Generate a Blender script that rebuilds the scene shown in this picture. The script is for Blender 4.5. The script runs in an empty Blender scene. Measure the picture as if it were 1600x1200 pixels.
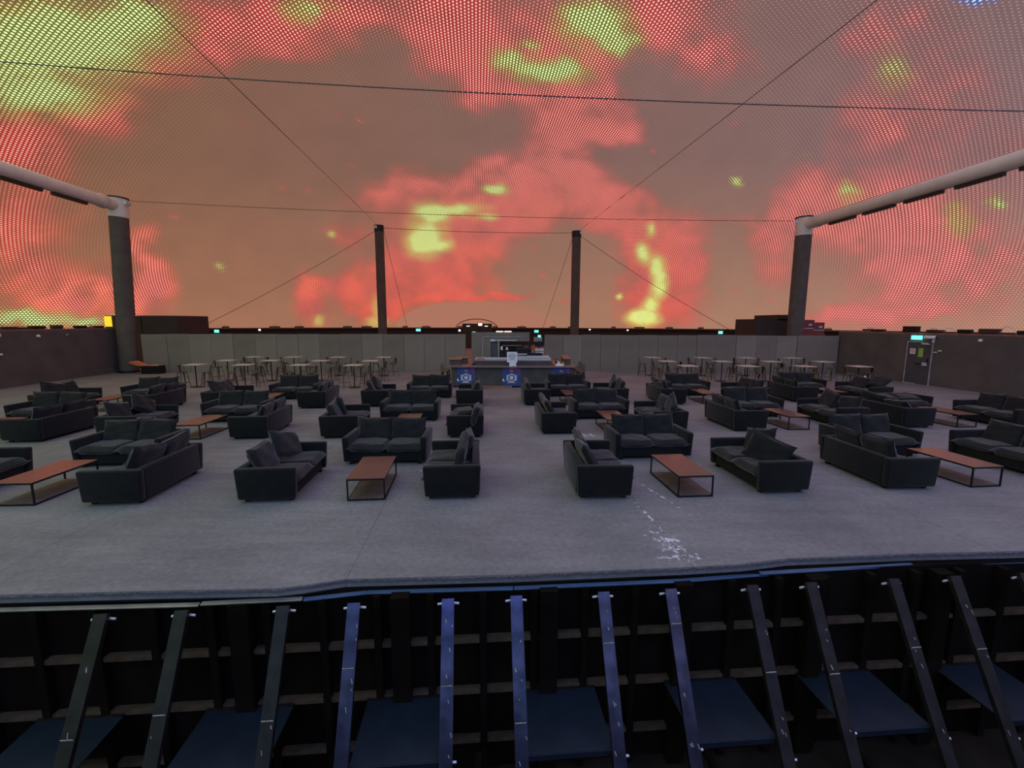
import bpy, bmesh, math, random
import numpy as np
from mathutils import Vector, Matrix, noise

random.seed(7)
SC = bpy.context.scene
COL = SC.collection
PI = math.pi
R = math.radians
CAM_H = 2.85

# ------------------------------------------------------------------ camera
FPX, HY, ROLL = 700.0, 504.0, 0.003          # focal length in pixels of the 1600x1200 frame, horizon row, roll
PITCH = math.atan((600 - HY) / FPX)
cam_data = bpy.data.cameras.new('camera')
cam_data.sensor_width = 36.0
cam_data.lens = 36.0 * FPX / 1600.0
cam_data.clip_start = 0.05
cam_data.clip_end = 400.0
cam = bpy.data.objects.new('camera', cam_data)
COL.objects.link(cam)
_x0 = Vector((1, 0, 0)); _fw = Vector((0, math.cos(PITCH), -math.sin(PITCH))); _up = Vector((0, math.sin(PITCH), math.cos(PITCH)))
_xc = _x0 * math.cos(ROLL) + _up * math.sin(ROLL)
_yc = -_x0 * math.sin(ROLL) + _up * math.cos(ROLL)
_m = Matrix((_xc, _yc, -_fw)).transposed().to_4x4()
_m.translation = Vector((0, 0, CAM_H))
cam.matrix_world = _m
SC.camera = cam

# ------------------------------------------------------------------ world, exposure
world = bpy.data.worlds.new('world'); SC.world = world
world.use_nodes = True
world.node_tree.nodes['Background'].inputs[0].default_value = (0.02, 0.02, 0.025, 1)
world.node_tree.nodes['Background'].inputs[1].default_value = 1.0
SC.view_settings.view_transform = 'Standard'
SC.view_settings.look = 'None'
SC.view_settings.exposure = 0.0
SC.view_settings.gamma = 1.0
SC.view_settings.use_curve_mapping = False
SC.cycles.use_denoising = True
SC.cycles.max_bounces = 6
SC.cycles.diffuse_bounces = 3
SC.cycles.sample_clamp_indirect = 6.0

YAW = R(4.5)          # the hall's long axis against the view direction
def room(x, y):       # hall coordinates -> world
    return (x * math.cos(YAW) - y * math.sin(YAW), x * math.sin(YAW) + y * math.cos(YAW))

# ------------------------------------------------------------------ materials
def srgb(c):
    return tuple((v / 255.0 / 12.92) if v / 255.0 <= 0.04045 else ((v / 255.0 + 0.055) / 1.055) ** 2.4 for v in c)

MATS = {}
def mat(name, col, rough=0.6, metal=0.0, var=0.0, scale=8.0, sheen=0.0, bump=0.0, bscale=60.0, emit=None, estr=1.0, spec=0.5, coat=0.0, srgb_in=True, col2=None):
    if name in MATS:
        return MATS[name]
    m = bpy.data.materials.new(name); m.use_nodes = True
    nt = m.node_tree; b = nt.nodes['Principled BSDF']
    c = srgb(col) if srgb_in else col
    b.inputs['Base Color'].default_value = (*c, 1)
    b.inputs['Roughness'].default_value = rough
    b.inputs['Metallic'].default_value = metal
    b.inputs['Specular IOR Level'].default_value = spec
    b.inputs['Coat Weight'].default_value = coat
    b.inputs['Coat Roughness'].default_value = 0.25
    if sheen:
        b.inputs['Sheen Weight'].default_value = sheen
        b.inputs['Sheen Roughness'].default_value = 0.45
    if emit is not None:
        b.inputs['Emission Color'].default_value = (*srgb(emit), 1)
        b.inputs['Emission Strength'].default_value = estr
    tc = nt.nodes.new('ShaderNodeTexCoord')
    if var:
        n = nt.nodes.new('ShaderNodeTexNoise'); n.inputs['Scale'].default_value = scale; n.inputs['Detail'].default_value = 6
        nt.links.new(tc.outputs['Object'], n.inputs['Vector'])
        r = nt.nodes.new('ShaderNodeValToRGB')
        c2 = srgb(col2) if col2 else tuple(min(1, v * (1 + var)) for v in c)
        r.color_ramp.elements[0].color = (*[v * (1 - var) for v in c], 1); r.color_ramp.elements[0].position = 0.3
        r.color_ramp.elements[1].color = (*c2, 1); r.color_ramp.elements[1].position = 0.7
        nt.links.new(n.outputs['Fac'], r.inputs[0]); nt.links.new(r.outputs[0], b.inputs['Base Color'])
    if bump:
        n2 = nt.nodes.new('ShaderNodeTexNoise'); n2.inputs['Scale'].default_value = bscale; n2.inputs['Detail'].default_value = 4
        nt.links.new(tc.outputs['Object'], n2.inputs['Vector'])
        bp = nt.nodes.new('ShaderNodeBump'); bp.inputs['Strength'].default_value = bump; bp.inputs['Distance'].default_value = 0.02
        nt.links.new(n2.outputs['Fac'], bp.inputs['Height']); nt.links.new(bp.outputs[0], b.inputs['Normal'])
    MATS[name] = m
    return m

M_SOFA = mat('black_velvet', (18, 17, 18), 0.85, var=0.4, scale=5, sheen=0.2, bump=0.25, bscale=9, spec=0.25)
M_CUSH = mat('charcoal_velvet', (28, 27, 29), 0.85, var=0.35, scale=6, sheen=0.25, bump=0.25, bscale=7, spec=0.25)
M_PLINTH = mat('black_fabric', (15, 14, 15), 0.9, var=0.2, scale=10)
M_BLACK = mat('black_steel', (24, 23, 26), 0.45, metal=0.3)
M_TOP = mat('brown_laminate', (80, 62, 58), 0.24, var=0.08, scale=3, spec=0.6, coat=0.5)
M_SHELF = mat('brown_shelf_board', (98, 86, 80), 0.6, var=0.25, scale=5)
M_STOOL = mat('gunmetal', (92, 78, 64), 0.45, metal=0.4, var=0.25, scale=12)
M_STOOLSEAT = mat('worn_gunmetal', (110, 98, 84), 0.42, metal=0.6, var=0.25, scale=12)
M_BTOP = mat('pale_laminate', (196, 184, 170), 0.5, var=0.1, scale=4)
M_WALL = mat('dark_wall_carpet', (92, 82, 80), 0.95, var=0.18, scale=1.2, bump=0.3, bscale=90)
M_PANEL = mat('grey_felt_panel', (128, 118, 108), 0.9, var=0.12, scale=0.9, bump=0.2, bscale=60)
M_PANELB = mat('grey_felt_panel_pale', (138, 128, 118), 0.9, var=0.12, scale=0.7, bump=0.2, bscale=60)
M_COL = mat('dark_column_wrap', (92, 82, 78), 0.85, var=0.18, scale=2.0, bump=0.25, bscale=30)
M_PIPE = mat('pale_painted_steel', (228, 216, 206), 0.5, var=0.07, scale=2)
M_DARK = mat('dark_painted_board', (62, 48, 44), 0.85, var=0.15, scale=2)
M_BAR = mat('bar_front_grey', (76, 70, 70), 0.7, var=0.25, scale=2)
M_BARTOP = mat('bar_top_grey', (112, 102, 102), 0.5, var=0.1, scale=3)
M_WOOD = mat('reddish_wood', (150, 104, 84), 0.55, var=0.2, scale=4)
M_STAIN = mat('brushed_steel', (206, 206, 210), 0.4, metal=0.25, var=0.1, scale=5)
M_WHITE = mat('white_plastic', (236, 234, 232), 0.5)
M_PAPER = mat('white_paper', (240, 240, 245), 0.7)
M_INK = mat('grey_print', (120, 120, 130), 0.7)
M_RED = mat('red_print', (196, 60, 56), 0.6)
M_BLUE = mat('poster_blue', (58, 74, 142), 0.55)
M_ORANGE = mat('orange_plastic', (214, 120, 84), 0.5)
M_EXIT = mat('exit_sign_glow', (120, 230, 220), 0.5, emit=(110, 235, 222), estr=1.3)
M_LAMP = mat('white_lamp_glow', (250, 245, 240), 0.5, emit=(255, 240, 230), estr=1.6)
M_REDLAMP = mat('pink_lamp_glow', (250, 200, 190), 0.5, emit=(255, 200, 190), estr=1.6)
M_YELL = mat('yellow_lit_pane', (250, 220, 60), 0.5, emit=(240, 205, 50), estr=0.9)  # pane given its own yellow glow in place of the screen's reflection
M_GREEN = mat('green_notice', (150, 190, 90), 0.7)
M_CABLE = mat('dark_cable', (104, 84, 78), 0.6)
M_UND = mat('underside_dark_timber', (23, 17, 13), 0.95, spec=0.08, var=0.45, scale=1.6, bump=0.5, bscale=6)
M_RAIL = mat('toplit_timber_rail', (84, 68, 56), 0.95, spec=0.1, var=0.35, scale=6)  # paler brown: light from above on the ledges put into the colour
M_BRACE = mat('dark_steel_brace', (42, 38, 38), 0.45, metal=0.5, var=0.35, scale=9)
M_BRACEB = mat('blue_sheen_steel', (72, 70, 88), 0.2, metal=0.9, var=0.4, scale=7)  # brace steel made shinier and bluer to carry the screen's reflected blue
M_PLATE = mat('dark_satin_plate', (33, 41, 56), 0.4, metal=0.2, var=0.2, scale=3)
M_STRIP = mat('edge_strip_blue_sheen', (66, 90, 124), 0.4, metal=0.3, var=0.25, scale=2)  # blue of the reflected screen light put into the base colour
M_BOLT = mat('bright_bolt', (225, 225, 230), 0.35, metal=0.5)
M_TAPE = mat('scuffed_tape', (168, 158, 150), 0.8, var=0.3, scale=20)
M_LIP = mat('underlay_shadow_black', (20, 19, 22), 0.95, var=0.3, scale=30)
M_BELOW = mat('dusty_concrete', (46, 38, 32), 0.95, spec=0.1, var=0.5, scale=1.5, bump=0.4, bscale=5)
M_FIX = mat('black_light_fixture', (34, 24, 30), 0.6)
M_GLASSY = mat('amber_glass', (120, 70, 40), 0.2)

def carpet_material():
    m = bpy.data.materials.new('grey_floor_carpet'); m.use_nodes = True
    nt = m.node_tree; N = nt.nodes; L = nt.links; b = N['Principled BSDF']
    b.inputs['Roughness'].default_value = 0.78
    b.inputs['Specular IOR Level'].default_value = 0.35
    tc = N.new('ShaderNodeTexCoord')
    def noise_(scale, det=6, rough=0.6, vec=None):
        n = N.new('ShaderNodeTexNoise'); n.inputs['Scale'].default_value = scale; n.inputs['Detail'].default_value = det
        n.inputs['Roughness'].default_value = rough
        L.new(vec or tc.outputs['Object'], n.inputs['Vector']); return n
    def ramp(src, a, ca, bb, cb):
        r = N.new('ShaderNodeValToRGB'); r.color_ramp.elements[0].position = a; r.color_ramp.elements[1].position = bb
        r.color_ramp.elements[0].color = (*ca, 1); r.color_ramp.elements[1].color = (*cb, 1); L.new(src, r.inputs[0]); return r
    def mix(f, a, bb, t='MIX'):
        x = N.new('ShaderNodeMix'); x.data_type = 'RGBA'; x.blend_type = t
        if isinstance(f, float): x.inputs[0].default_value = f
        else: L.new(f, x.inputs[0])
        L.new(a, x.inputs[6]); L.new(bb, x.inputs[7]); return x.outputs[2]
    big = noise_(0.55, 5); fine = noise_(14, 8, 0.7)
    c1 = ramp(big.outputs['Fac'], 0.3, srgb((122, 118, 120)), 0.72, srgb((150, 145, 146)))
    c2 = ramp(fine.outputs['Fac'], 0.3, (0.72, 0.72, 0.72), 0.7, (1.1, 1.1, 1.1))
    col = mix(1.0, c1.outputs[0], c2.outputs[0], 'MULTIPLY')
    # drag marks: streaks along the hall
    mp = N.new('ShaderNodeMapping'); mp.inputs['Scale'].default_value = (0.5, 3.0, 1); mp.inputs['Rotation'].default_value = (0, 0, 0.3)
    L.new(tc.outputs['Object'], mp.inputs['Vector'])
    st = noise_(1.2, 7, 0.65, mp.outputs[0])
    c3 = ramp(st.outputs['Fac'], 0.35, (0.86, 0.86, 0.86), 0.7, (1.08, 1.08, 1.09))
    col = mix(1.0, col, c3.outputs[0], 'MULTIPLY')
    mp2 = N.new('ShaderNodeMapping'); mp2.inputs['Rotation'].default_value = (0, 0, -YAW); L.new(tc.outputs['Object'], mp2.inputs['Vector'])
    s2 = N.new('ShaderNodeSeparateXYZ'); L.new(mp2.outputs[0], s2.inputs[0])
    q1 = N.new('ShaderNodeMath'); q1.operation = 'MULTIPLY_ADD'; q1.inputs[1].default_value = .25; q1.inputs[2].default_value = .37; L.new(s2.outputs['X'], q1.inputs[0])
    q2 = N.new('ShaderNodeMath'); q2.operation = 'FRACT'; L.new(q1.outputs[0], q2.inputs[0])
    q3 = N.new('ShaderNodeMath'); q3.operation = 'LESS_THAN'; q3.inputs[1].default_value = .0035; L.new(q2.outputs[0], q3.inputs[0])
    q4 = N.new('ShaderNodeMath'); q4.operation = 'MULTIPLY'; q4.inputs[1].default_value = .45; L.new(q3.outputs[0], q4.inputs[0])
    seam = N.new('ShaderNodeRGB'); seam.outputs[0].default_value = (.05, .05, .05, 1)
    col = mix(q4.outputs[0], col, seam.outputs[0])
    # white paint flaking in a band near the right-hand front table
    sx = N.new('ShaderNodeSeparateXYZ'); L.new(tc.outputs['Object'], sx.inputs[0])
    def gauss(cx, cy, rx, ry, ang):
        a = N.new('ShaderNodeMapping'); a.vector_type = 'TEXTURE'
        a.inputs['Location'].default_value = (cx, cy, 0); a.inputs['Rotation'].default_value = (0, 0, ang); a.inputs['Scale'].default_value = (rx, ry, 1)
        L.new(tc.outputs['Object'], a.inputs['Vector'])
        ln = N.new('ShaderNodeVectorMath'); ln.operation = 'LENGTH'; L.new(a.outputs[0], ln.inputs[0])
        mr = N.new('ShaderNodeMapRange'); mr.inputs['From Min'].default_value = 1.0; mr.inputs['From Max'].default_value = 0.2
        L.new(ln.outputs['Value'], mr.inputs['Value']); return mr.outputs[0]
    flake = N.new('ShaderNodeTexNoise'); flake.inputs['Scale'].default_value = 9; flake.inputs['Detail'].default_value = 9; flake.inputs['Roughness'].default_value = 0.75
    L.new(tc.outputs['Object'], flake.inputs['Vector'])
    tot = None
    for g in [(2.05, 5.5, 0.42, 0.75, 0.15), (2.05, 6.25, 0.06, 1.1, 0.12), (2.16, 8.6, 0.08, 0.5, 0.25), (2.45, 7.2, 0.05, 1.3, 0.28), (-1.75, 8.4, 0.2, 0.14, 0), (2.1, 5.15, 0.5, 0.2, 0), (0.75, 12.1, 0.1, 0.1, 0), (1.95, 11.2, 0.5, 0.4, 0)]:
        o = gauss(*g)
        if tot is None: tot = o
        else:
            mx = N.new('ShaderNodeMath'); mx.operation = 'MAXIMUM'; L.new(tot, mx.inputs[0]); L.new(o, mx.inputs[1]); tot = mx.outputs[0]
    ad = N.new('ShaderNodeMath'); ad.operation = 'MULTIPLY_ADD'; L.new(tot, ad.inputs[0]); ad.inputs[1].default_value = 0.16; L.new(flake.outputs['Fac'], ad.inputs[2])
    th = N.new('ShaderNodeMapRange'); th.inputs['From Min'].default_value = 0.665; th.inputs['From Max'].default_value = 0.70; L.new(ad.outputs[0], th.inputs['Value'])
    gate = N.new('ShaderNodeMath'); gate.operation = 'MULTIPLY'; L.new(th.outputs[0], gate.inputs[0])
    gt = N.new('ShaderNodeMath'); gt.operation = 'GREATER_THAN'; gt.inputs[1].default_value = 0.02; L.new(tot, gt.inputs[0]); L.new(gt.outputs[0], gate.inputs[1])
    wh = N.new('ShaderNodeRGB'); wh.outputs[0].default_value = (*srgb((214, 214, 222)), 1)
    col = mix(gate.outputs[0], col, wh.outputs[0])
    L.new(col, b.inputs['Base Color'])
    bp = N.new('ShaderNodeBump'); bp.inputs['Strength'].default_value = 0.35; bp.inputs['Distance'].default_value = 0.01
    L.new(fine.outputs['Fac'], bp.inputs['Height']); L.new(bp.outputs[0], b.inputs['Normal'])
    return m
M_FLOOR = carpet_material()

# ------------------------------------------------------------------ mesh helpers
class MB:
    """collects shapes into one mesh"""
    def __init__(s): s.bm = bmesh.new()
    def box(s, cx, cy, cz, sx, sy, sz, rz=0.0, bevel=0.0, seg=2, mat_=None):
        r = bmesh.ops.create_cube(s.bm, size=1.0)
        vs = r['verts']
        M = Matrix.Translation((cx, cy, cz)) @ Matrix.Rotation(rz, 4, 'Z') @ Matrix.Diagonal((sx, sy, sz, 1))
        if mat_ is not None: M = mat_ @ M
        bmesh.ops.transform(s.bm, matrix=M, verts=vs)
        if bevel:
            es = list({e for v in vs for e in v.link_edges})
            bmesh.ops.bevel(s.bm, geom=es, offset=bevel, segments=seg, affect='EDGES', profile=0.5)
        return s
    def tube(s, pts, r, n=8, cap=True, r2=None):
        P = [Vector(p) for p in pts]
        rings = []
        for i, p in enumerate(P):
            if i == 0: d = P[1] - P[0]
            elif i == len(P) - 1: d = P[-1] - P[-2]
            else: d = (P[i + 1] - P[i]).normalized() + (P[i] - P[i - 1]).normalized()
            d.normalize()
            a = d.cross(Vector((0, 0, 1)))
            if a.length < 1e-3: a = d.cross(Vector((1, 0, 0)))
            a.normalize(); b = d.cross(a)
            rr = r if r2 is None else r + (r2 - r) * i / (len(P) - 1)
            rings.append([s.bm.verts.new(p + (a * math.cos(2 * PI * k / n + PI / n) + b * math.sin(2 * PI * k / n + PI / n)) * rr) for k in range(n)])
        for i in range(len(rings) - 1):
            for k in range(n):
                s.bm.faces.new((rings[i][k], rings[i][(k + 1) % n], rings[i + 1][(k + 1) % n], rings[i + 1][k]))
        if cap:
            s.bm.faces.new(rings[0][::-1]); s.bm.faces.new(rings[-1])
        return s
    def poly(s, pts):
        s.bm.faces.new([s.bm.verts.new(p) for p in pts]); return s
    def prism(s, pts2, z0, z1, mat_=None):
        a = [s.bm.verts.new((x, y, z0)) for x, y in pts2]; b = [s.bm.verts.new((x, y, z1)) for x, y in pts2]
        n = len(a)
        s.bm.faces.new(a[::-1]); s.bm.faces.new(b)
        for i in range(n): s.bm.faces.new((a[i], a[(i + 1) % n], b[(i + 1) % n], b[i]))
        if mat_ is not None: bmesh.ops.transform(s.bm, matrix=mat_, verts=a + b)
        return s
    def build(s, name, m, parent=None, loc=(0, 0, 0), rot=(0, 0, 0), smooth=False, sub=0):
        bmesh.ops.recalc_face_normals(s.bm, faces=s.bm.faces[:])
        me = bpy.data.meshes.new(name); s.bm.to_mesh(me); s.bm.free()
        if smooth:
            me.polygons.foreach_set('use_smooth', [True] * len(me.polygons))
            try: me.set_sharp_from_angle(angle=R(40))
            except Exception: pass
        me.materials.append(m)
        o = bpy.data.objects.new(name, me); COL.objects.link(o)
        o.location = loc; o.rotation_euler = rot
        if parent is not None: o.parent = parent
        if sub:
            md = o.modifiers.new('soften', 'SUBSURF'); md.levels = sub; md.render_levels = sub
        return o

def thing(name, label, cat, loc=(0, 0, 0), rz=0.0, group=None):
    o = bpy.data.objects.new(name, None); COL.objects.link(o); o.empty_display_size = 0.1
    o.location = loc; o.rotation_euler = (0, 0, rz); o['label'] = label; o['category'] = cat
    if group: o['group'] = group
    return o
def tag(o, label, cat, group=None):
    o['label'] = label; o['category'] = cat
    if group: o['group'] = group
    return o
def struct(o):
    o['kind'] = 'structure'; return o
def link_copy(src, parent=None):
    c = src.copy(); COL.objects.link(c)
    if parent is not None: c.parent = parent
    return c
KIDS = {}
def copy_thing(root, loc, rz, label, group=None):
    r = root.copy(); COL.objects.link(r); r.location = loc; r.rotation_euler = (0, 0, rz); r['label'] = label
    if group: r['group'] = group
    kids = []
    for ch in KIDS[root.name]:
        c = ch.copy(); COL.objects.link(c); c.parent = r; kids.append(c)
        for g in KIDS.get(ch.name, []):
            d = g.copy(); COL.objects.link(d); d.parent = c
    return r, kids

# ------------------------------------------------------------------ the LED dome
RNG = np.random.RandomState(3)
def vnoise(x, y, seed=0):
    """value noise on arrays"""
    xi = np.floor(x).astype(np.int64); yi = np.floor(y).astype(np.int64); xf = x - xi; yf = y - yi
    def h(a, b):
        n = (a * 374761393 + b * 668265263 + seed * 1442695041) & 0xffffffff
        n = ((n ^ (n >> 13)) * 1274126177) & 0xffffffff
        return ((n ^ (n >> 16)) & 0xffff) / 65535.0
    u = xf * xf * (3 - 2 * xf); v = yf * yf * (3 - 2 * yf)
    return (h(xi, yi) * (1 - u) + h(xi + 1, yi) * u) * (1 - v) + (h(xi, yi + 1) * (1 - u) + h(xi + 1, yi + 1) * u) * v
def fbm(x, y, seed=0, o=4):
    s = 0; a = 0.5; t = 0
    for i in range(o):
        s = s + a * vnoise(x * 2 ** i, y * 2 ** i, seed + i); t += a; a *= 0.5
    return s / t

# the picture running on the screen: (x, y, rx, ry, strength) in the parameter plane of the film
YEL = [(80, 60, 130, 60, 1.2), (190, 35, 75, 36, 1.0), (75, 150, 90, 30, .85), (15, 110, 50, 60, .7), (480, 12, 38, 17, .8), (930, 38, 50, 34, 1.2), (968, 66, 28, 14, .9),
       (850, 108, 52, 18, 1.2), (790, 92, 24, 15, 1.0), (828, 67, 14, 7, .9), (773, 295, 17, 8, 1.2), (672, 332, 26, 14, 1.1), (714, 327, 34, 8, 1.0), (757, 342, 16, 5, .8), (664, 372, 26, 24, 1.35),
       (690, 385, 16, 10, .9), (1015, 358, 8, 11, .9), (1003, 396, 12, 13, 1.1), (1024, 420, 11, 20, 1.2), (1026, 450, 12, 16, 1.0), (1016, 478, 11, 12, 1.2), (1003, 498, 22, 11, 1.2),
       (45, 498, 62, 13, 1.15), (130, 502, 34, 8, .9), (180, 500, 12, 9, 1.0), (496, 502, 9, 9, .75), (588, 502, 16, 9, .6), (1150, 288, 7, 7, 1.0), (1390, 105, 26, 26, .6), (1333, 296, 16, 16, .75),
       (1556, 313, 14, 12, .85), (1500, 345, 22, 26, .55), (1360, 320, 60, 10, .35), (343, 415, 5, 7, .8), (516, 368, 5, 4, .8), (966, 463, 4, 4, 1.0), (590, 480, 8, 20, .45), (250, 70, 40, 35, .5), (756, 163, 5, 3, .5), (1255, 250, 20, 10, .2)]
RED = [(40, 235, 95, 60, .8), (150, 180, 80, 40, .7), (250, 110, 70, 40, .5), (25, 380, 70, 90, .7), (100, 470, 80, 40, .9), (232, 400, 24, 50, .9), (225, 460, 42, 50, 1.0), (30, 12, 70, 10, .6), (130, 330, 40, 30, .25),
       (400, 45, 130, 45, .9), (450, 80, 110, 22, .7), (560, 20, 200, 36, .9), (330, 80, 50, 30, .5), (705, 55, 60, 70, 1.1), (760, 130, 60, 40, 1.0), (860, 80, 110, 60, 1.0), (1020, 20, 90, 50, .9), (900, 150, 100, 32, .9), (1110, 85, 70, 38, .85),
       (890, 190, 70, 30, .9), (960, 210, 70, 28, .9), (870, 240, 50, 30, .9), (760, 270, 120, 22, .9), (660, 290, 80, 22, .8), (600, 320, 50, 22, .6), (720, 360, 90, 55, 1.2), (830, 320, 90, 40, 1.1), (900, 290, 50, 50, 1.0), (960, 330, 60, 34, 1.0),
       (500, 440, 45, 14, .6), (480, 470, 28, 40, 1.0), (540, 375, 26, 22, .6), (560, 450, 34, 34, .8), (585, 488, 18, 18, 1.1), (645, 430, 60, 40, 1.0), (720, 430, 60, 38, .9), (700, 462, 90, 7, 1.2), (800, 465, 50, 6, 1.2), (600, 480, 40, 14, .9),
       (1010, 430, 46, 90, 1.1), (1060, 400, 50, 60, .9), (985, 370, 30, 30, .9), (1060, 480, 40, 30, .9), (1010, 315, 40, 20, .6), (1200, 375, 40, 34, .8), (1230, 340, 50, 30, .7), (1120, 340, 60, 12, .5), (1220, 430, 40, 26, .5),
       (1300, 320, 90, 50, .8), (1400, 350, 120, 70, .85), (1480, 430, 110, 60, .75), (1390, 450, 40, 60, .5), (1330, 490, 70, 16, .8), (1440, 490, 60, 14, .8), (1400, 190, 100, 60, .55), (1480, 130, 100, 80, .35), (1350, 60, 60, 40, .5), (1430, 30, 60, 40, .4), (1560, 250, 60, 60, .35), (1560, 400, 50, 80, .3), (310, 290, 90, 10, .18), (380, 250, 60, 12, .2), (450, 210, 60, 20, .15)]
DIM = [(420, 190, 130, 60, .9), (560, 190, 150, 80, 1.0), (300, 250, 110, 60, .8), (640, 130, 100, 36, .8), (650, 215, 110, 50, 1.0), (1010, 130, 48, 40, 1.0), (960, 160, 40, 16, .6), (1060, 200, 60, 40, .8), (1000, 250, 60, 26, .9), (1080, 300, 50, 20, .7),
       (1240, 90, 46, 100, .9), (1180, 170, 60, 60, .6), (1150, 250, 60, 50, .6), (870, 420, 60, 50, 1.1), (900, 380, 40, 40, .8), (860, 480, 80, 20, 1.0), (1130, 430, 34, 60, .8), (350, 400, 90, 90, .8), (400, 330, 60, 50, .6), (720, 400, 20, 14, .5), (720, 300, 20, 12, .4), (200, 270, 60, 50, .7), (480, 400, 40, 24, .5), (1600, 60, 60, 80, .4)]
SPK = [(540, 300), (480, 298), (548, 258), (440, 295), (272, 338), (1020, 235), (1145, 195), (755, 163), (645, 385), (880, 470), (905, 455), (835, 388), (848, 430), (770, 460), (800, 352), (375, 195), (930, 330), (1395, 240), (560, 188), (530, 180), (1090, 330), (1150, 455), (1205, 470), (1100, 360), (855, 365), (892, 408)]

def build_dome():
    A, C = 44.0, 17.0
    nph, nth = 300, 300
    ph = np.linspace(-0.0, PI, nph + 1); th = np.linspace(0.02, PI - 0.02, nth + 1)
    PH, TH = np.meshgrid(ph, th, indexing='ij')
    X = np.sin(TH) * np.cos(PH); Y = np.cos(TH); Z = np.sin(TH) * np.sin(PH)
    co = np.stack([X, Y, Z], -1).reshape(-1, 3)
    idx = np.arange((nph + 1) * (nth + 1)).reshape(nph + 1, nth + 1)
    q = np.stack([idx[:-1, :-1], idx[:-1, 1:], idx[1:, 1:], idx[1:, :-1]], -1).reshape(-1, 4)
    me = bpy.data.meshes.new('led_dome')
    me.vertices.add(len(co)); me.vertices.foreach_set('co', co.ravel())
    me.loops.add(q.size); me.loops.foreach_set('vertex_index', q.ravel())
    me.polygons.add(len(q)); me.polygons.foreach_set('loop_start', np.arange(0, q.size, 4)); me.polygons.foreach_set('loop_total', np.full(len(q), 4))
    me.polygons.foreach_set('use_smooth', np.ones(len(q), bool))
    me.update(); me.validate()
    o = bpy.data.objects.new('ceiling', me); COL.objects.link(o)
    cx, cy = room(0, 14.0)
    o.location = (cx, cy, 2.2); o.rotation_euler = (0, 0, YAW); o.scale = (A, A, C)
    # the film: looked up as seen from the seats at the middle of the balcony
    wx = cx + (co[:, 0] * math.cos(YAW) - co[:, 1] * math.sin(YAW)) * A
    wy = cy + (co[:, 0] * math.sin(YAW) + co[:, 1] * math.cos(YAW)) * A
    wz = 2.2 + co[:, 2] * C - CAM_H
    fw = wy * math.cos(PITCH) - wz * math.sin(PITCH); up = wy * math.sin(PITCH) + wz * math.cos(PITCH)
    front = fw > 4.0
    f = np.where(front, fw, 4.0)
    px = 800 + FPX * wx / f; py = 600 - FPX * up / f
    py = py + 0.003 * (800 - px) * -1.0
    n1 = fbm(px / 70., py / 55., 11) - .5; n2 = fbm(px / 70. + 31, py / 55. + 7, 23) - .5
    m1 = fbm(px / 22., py / 20., 41, 3) - .5; m2 = fbm(px / 22. + 9, py / 20. + 3, 57, 3) - .5
    qx = px + 46 * n1 + 16 * m1; qy = py + 34 * n2 + 14 * m2
    def field(L, x, y, p=2.0, floor=0.0):
        F = np.zeros_like(x)
        for (a, b, rx, ry, s) in L:
            d = ((x - a) / rx) ** 2 + ((y - b) / ry) ** 2
            F = np.maximum(F, s * np.exp(-0.75 * d)) * 0.75 + 0.25 * (F + s * np.exp(-0.75 * d))
        return F
    sc_y = np.clip(np.abs(px - 800) / 500. + (260 - py) / 260., .35, 1.0)
    yel = field(YEL, px + (30 * n1 + 34 * m1) * sc_y, py + (24 * n2 + 30 * m2) * sc_y)
    red = field(RED, qx, qy)
    dim = field(DIM, qx, qy)
    tex = fbm(px / 34., py / 30., 77, 4)
    fil = np.abs(fbm(px / 60. + 5, py / 60. + 2, 101, 4) - .5) * 2
    red = np.clip(red * (0.35 + 1.25 * tex + .25 * fil) - 0.6 * dim + 0.02, 0, 1.3)
    yel = np.clip(yel * (0.85 + 0.35 * tex), 0, 1.4)
    yel = np.clip((yel * (0.75 + .5 * fbm(px / 14., py / 12., 203, 3)) - 0.12) / 0.78, 0, 1)
    redc = np.clip(red / 0.95, 0, 1)
    redc = redc * redc * (3 - 2 * redc)
    for (a, b) in SPK:
        d = ((px - a) ** 2 + ((py - b) * 1.3) ** 2) / 16.0
        redc = np.maximum(redc, 0.75 * np.exp(-d))
    def c(*v): return np.array(srgb(v))
    ramp_x = np.clip(px / 1600., 0, 1)[:, None]
    low = np.clip((py - 250) / 250., 0, 1)[:, None]
    brown = c(124, 86, 62) * (1 - ramp_x) + c(124, 98, 100) * ramp_x
    warm = c(154, 100, 72) * (1 - ramp_x) + c(164, 124, 100) * ramp_x
    brown = brown * (1 - low) + warm * low
    brown = brown * (0.92 + 0.16 * tex[:, None])
    redh = c(166, 42, 38) * (1 - ramp_x) + c(160, 62, 68) * ramp_x
    orange_t = np.clip(low * (0.5 + (fbm(px / 40., py / 40., 5) - .5)[:, None] * 3), 0, 1)
    redh = redh * (1 - orange_t * (1 - ramp_x)) + c(206, 72, 44) * orange_t * (1 - ramp_x)
    lc = low * np.exp(-((px - 800) / 430.) ** 4)[:, None]
    yelh = c(100, 116, 40) * (1 - lc) + c(196, 196, 62) * lc
    redh = redh * (0.62 + 0.5 * tex[:, None] + .25 * fbm(px / 16., py / 14., 303, 3)[:, None]) * (1 + .22 * low)
    redd = c(255, 196, 176) * 1.15 * (1 - lc) + np.array([1.0, .27, .17]) * lc; yeld = np.array([1.25, 1.4, 0.70]); brownd = c(158, 122, 100) * (1 - ramp_x) + c(176, 148, 146) * ramp_x
    # finer, denser mesh far away: the dots merge into the glow
    ht = brown * (1 - redc[:, None]) + redh * redc[:, None]
    ht = ht * (1 - yel[:, None]) + yelh * yel[:, None]
    dt = brownd * (1 - redc[:, None]) + redd * redc[:, None]
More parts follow.
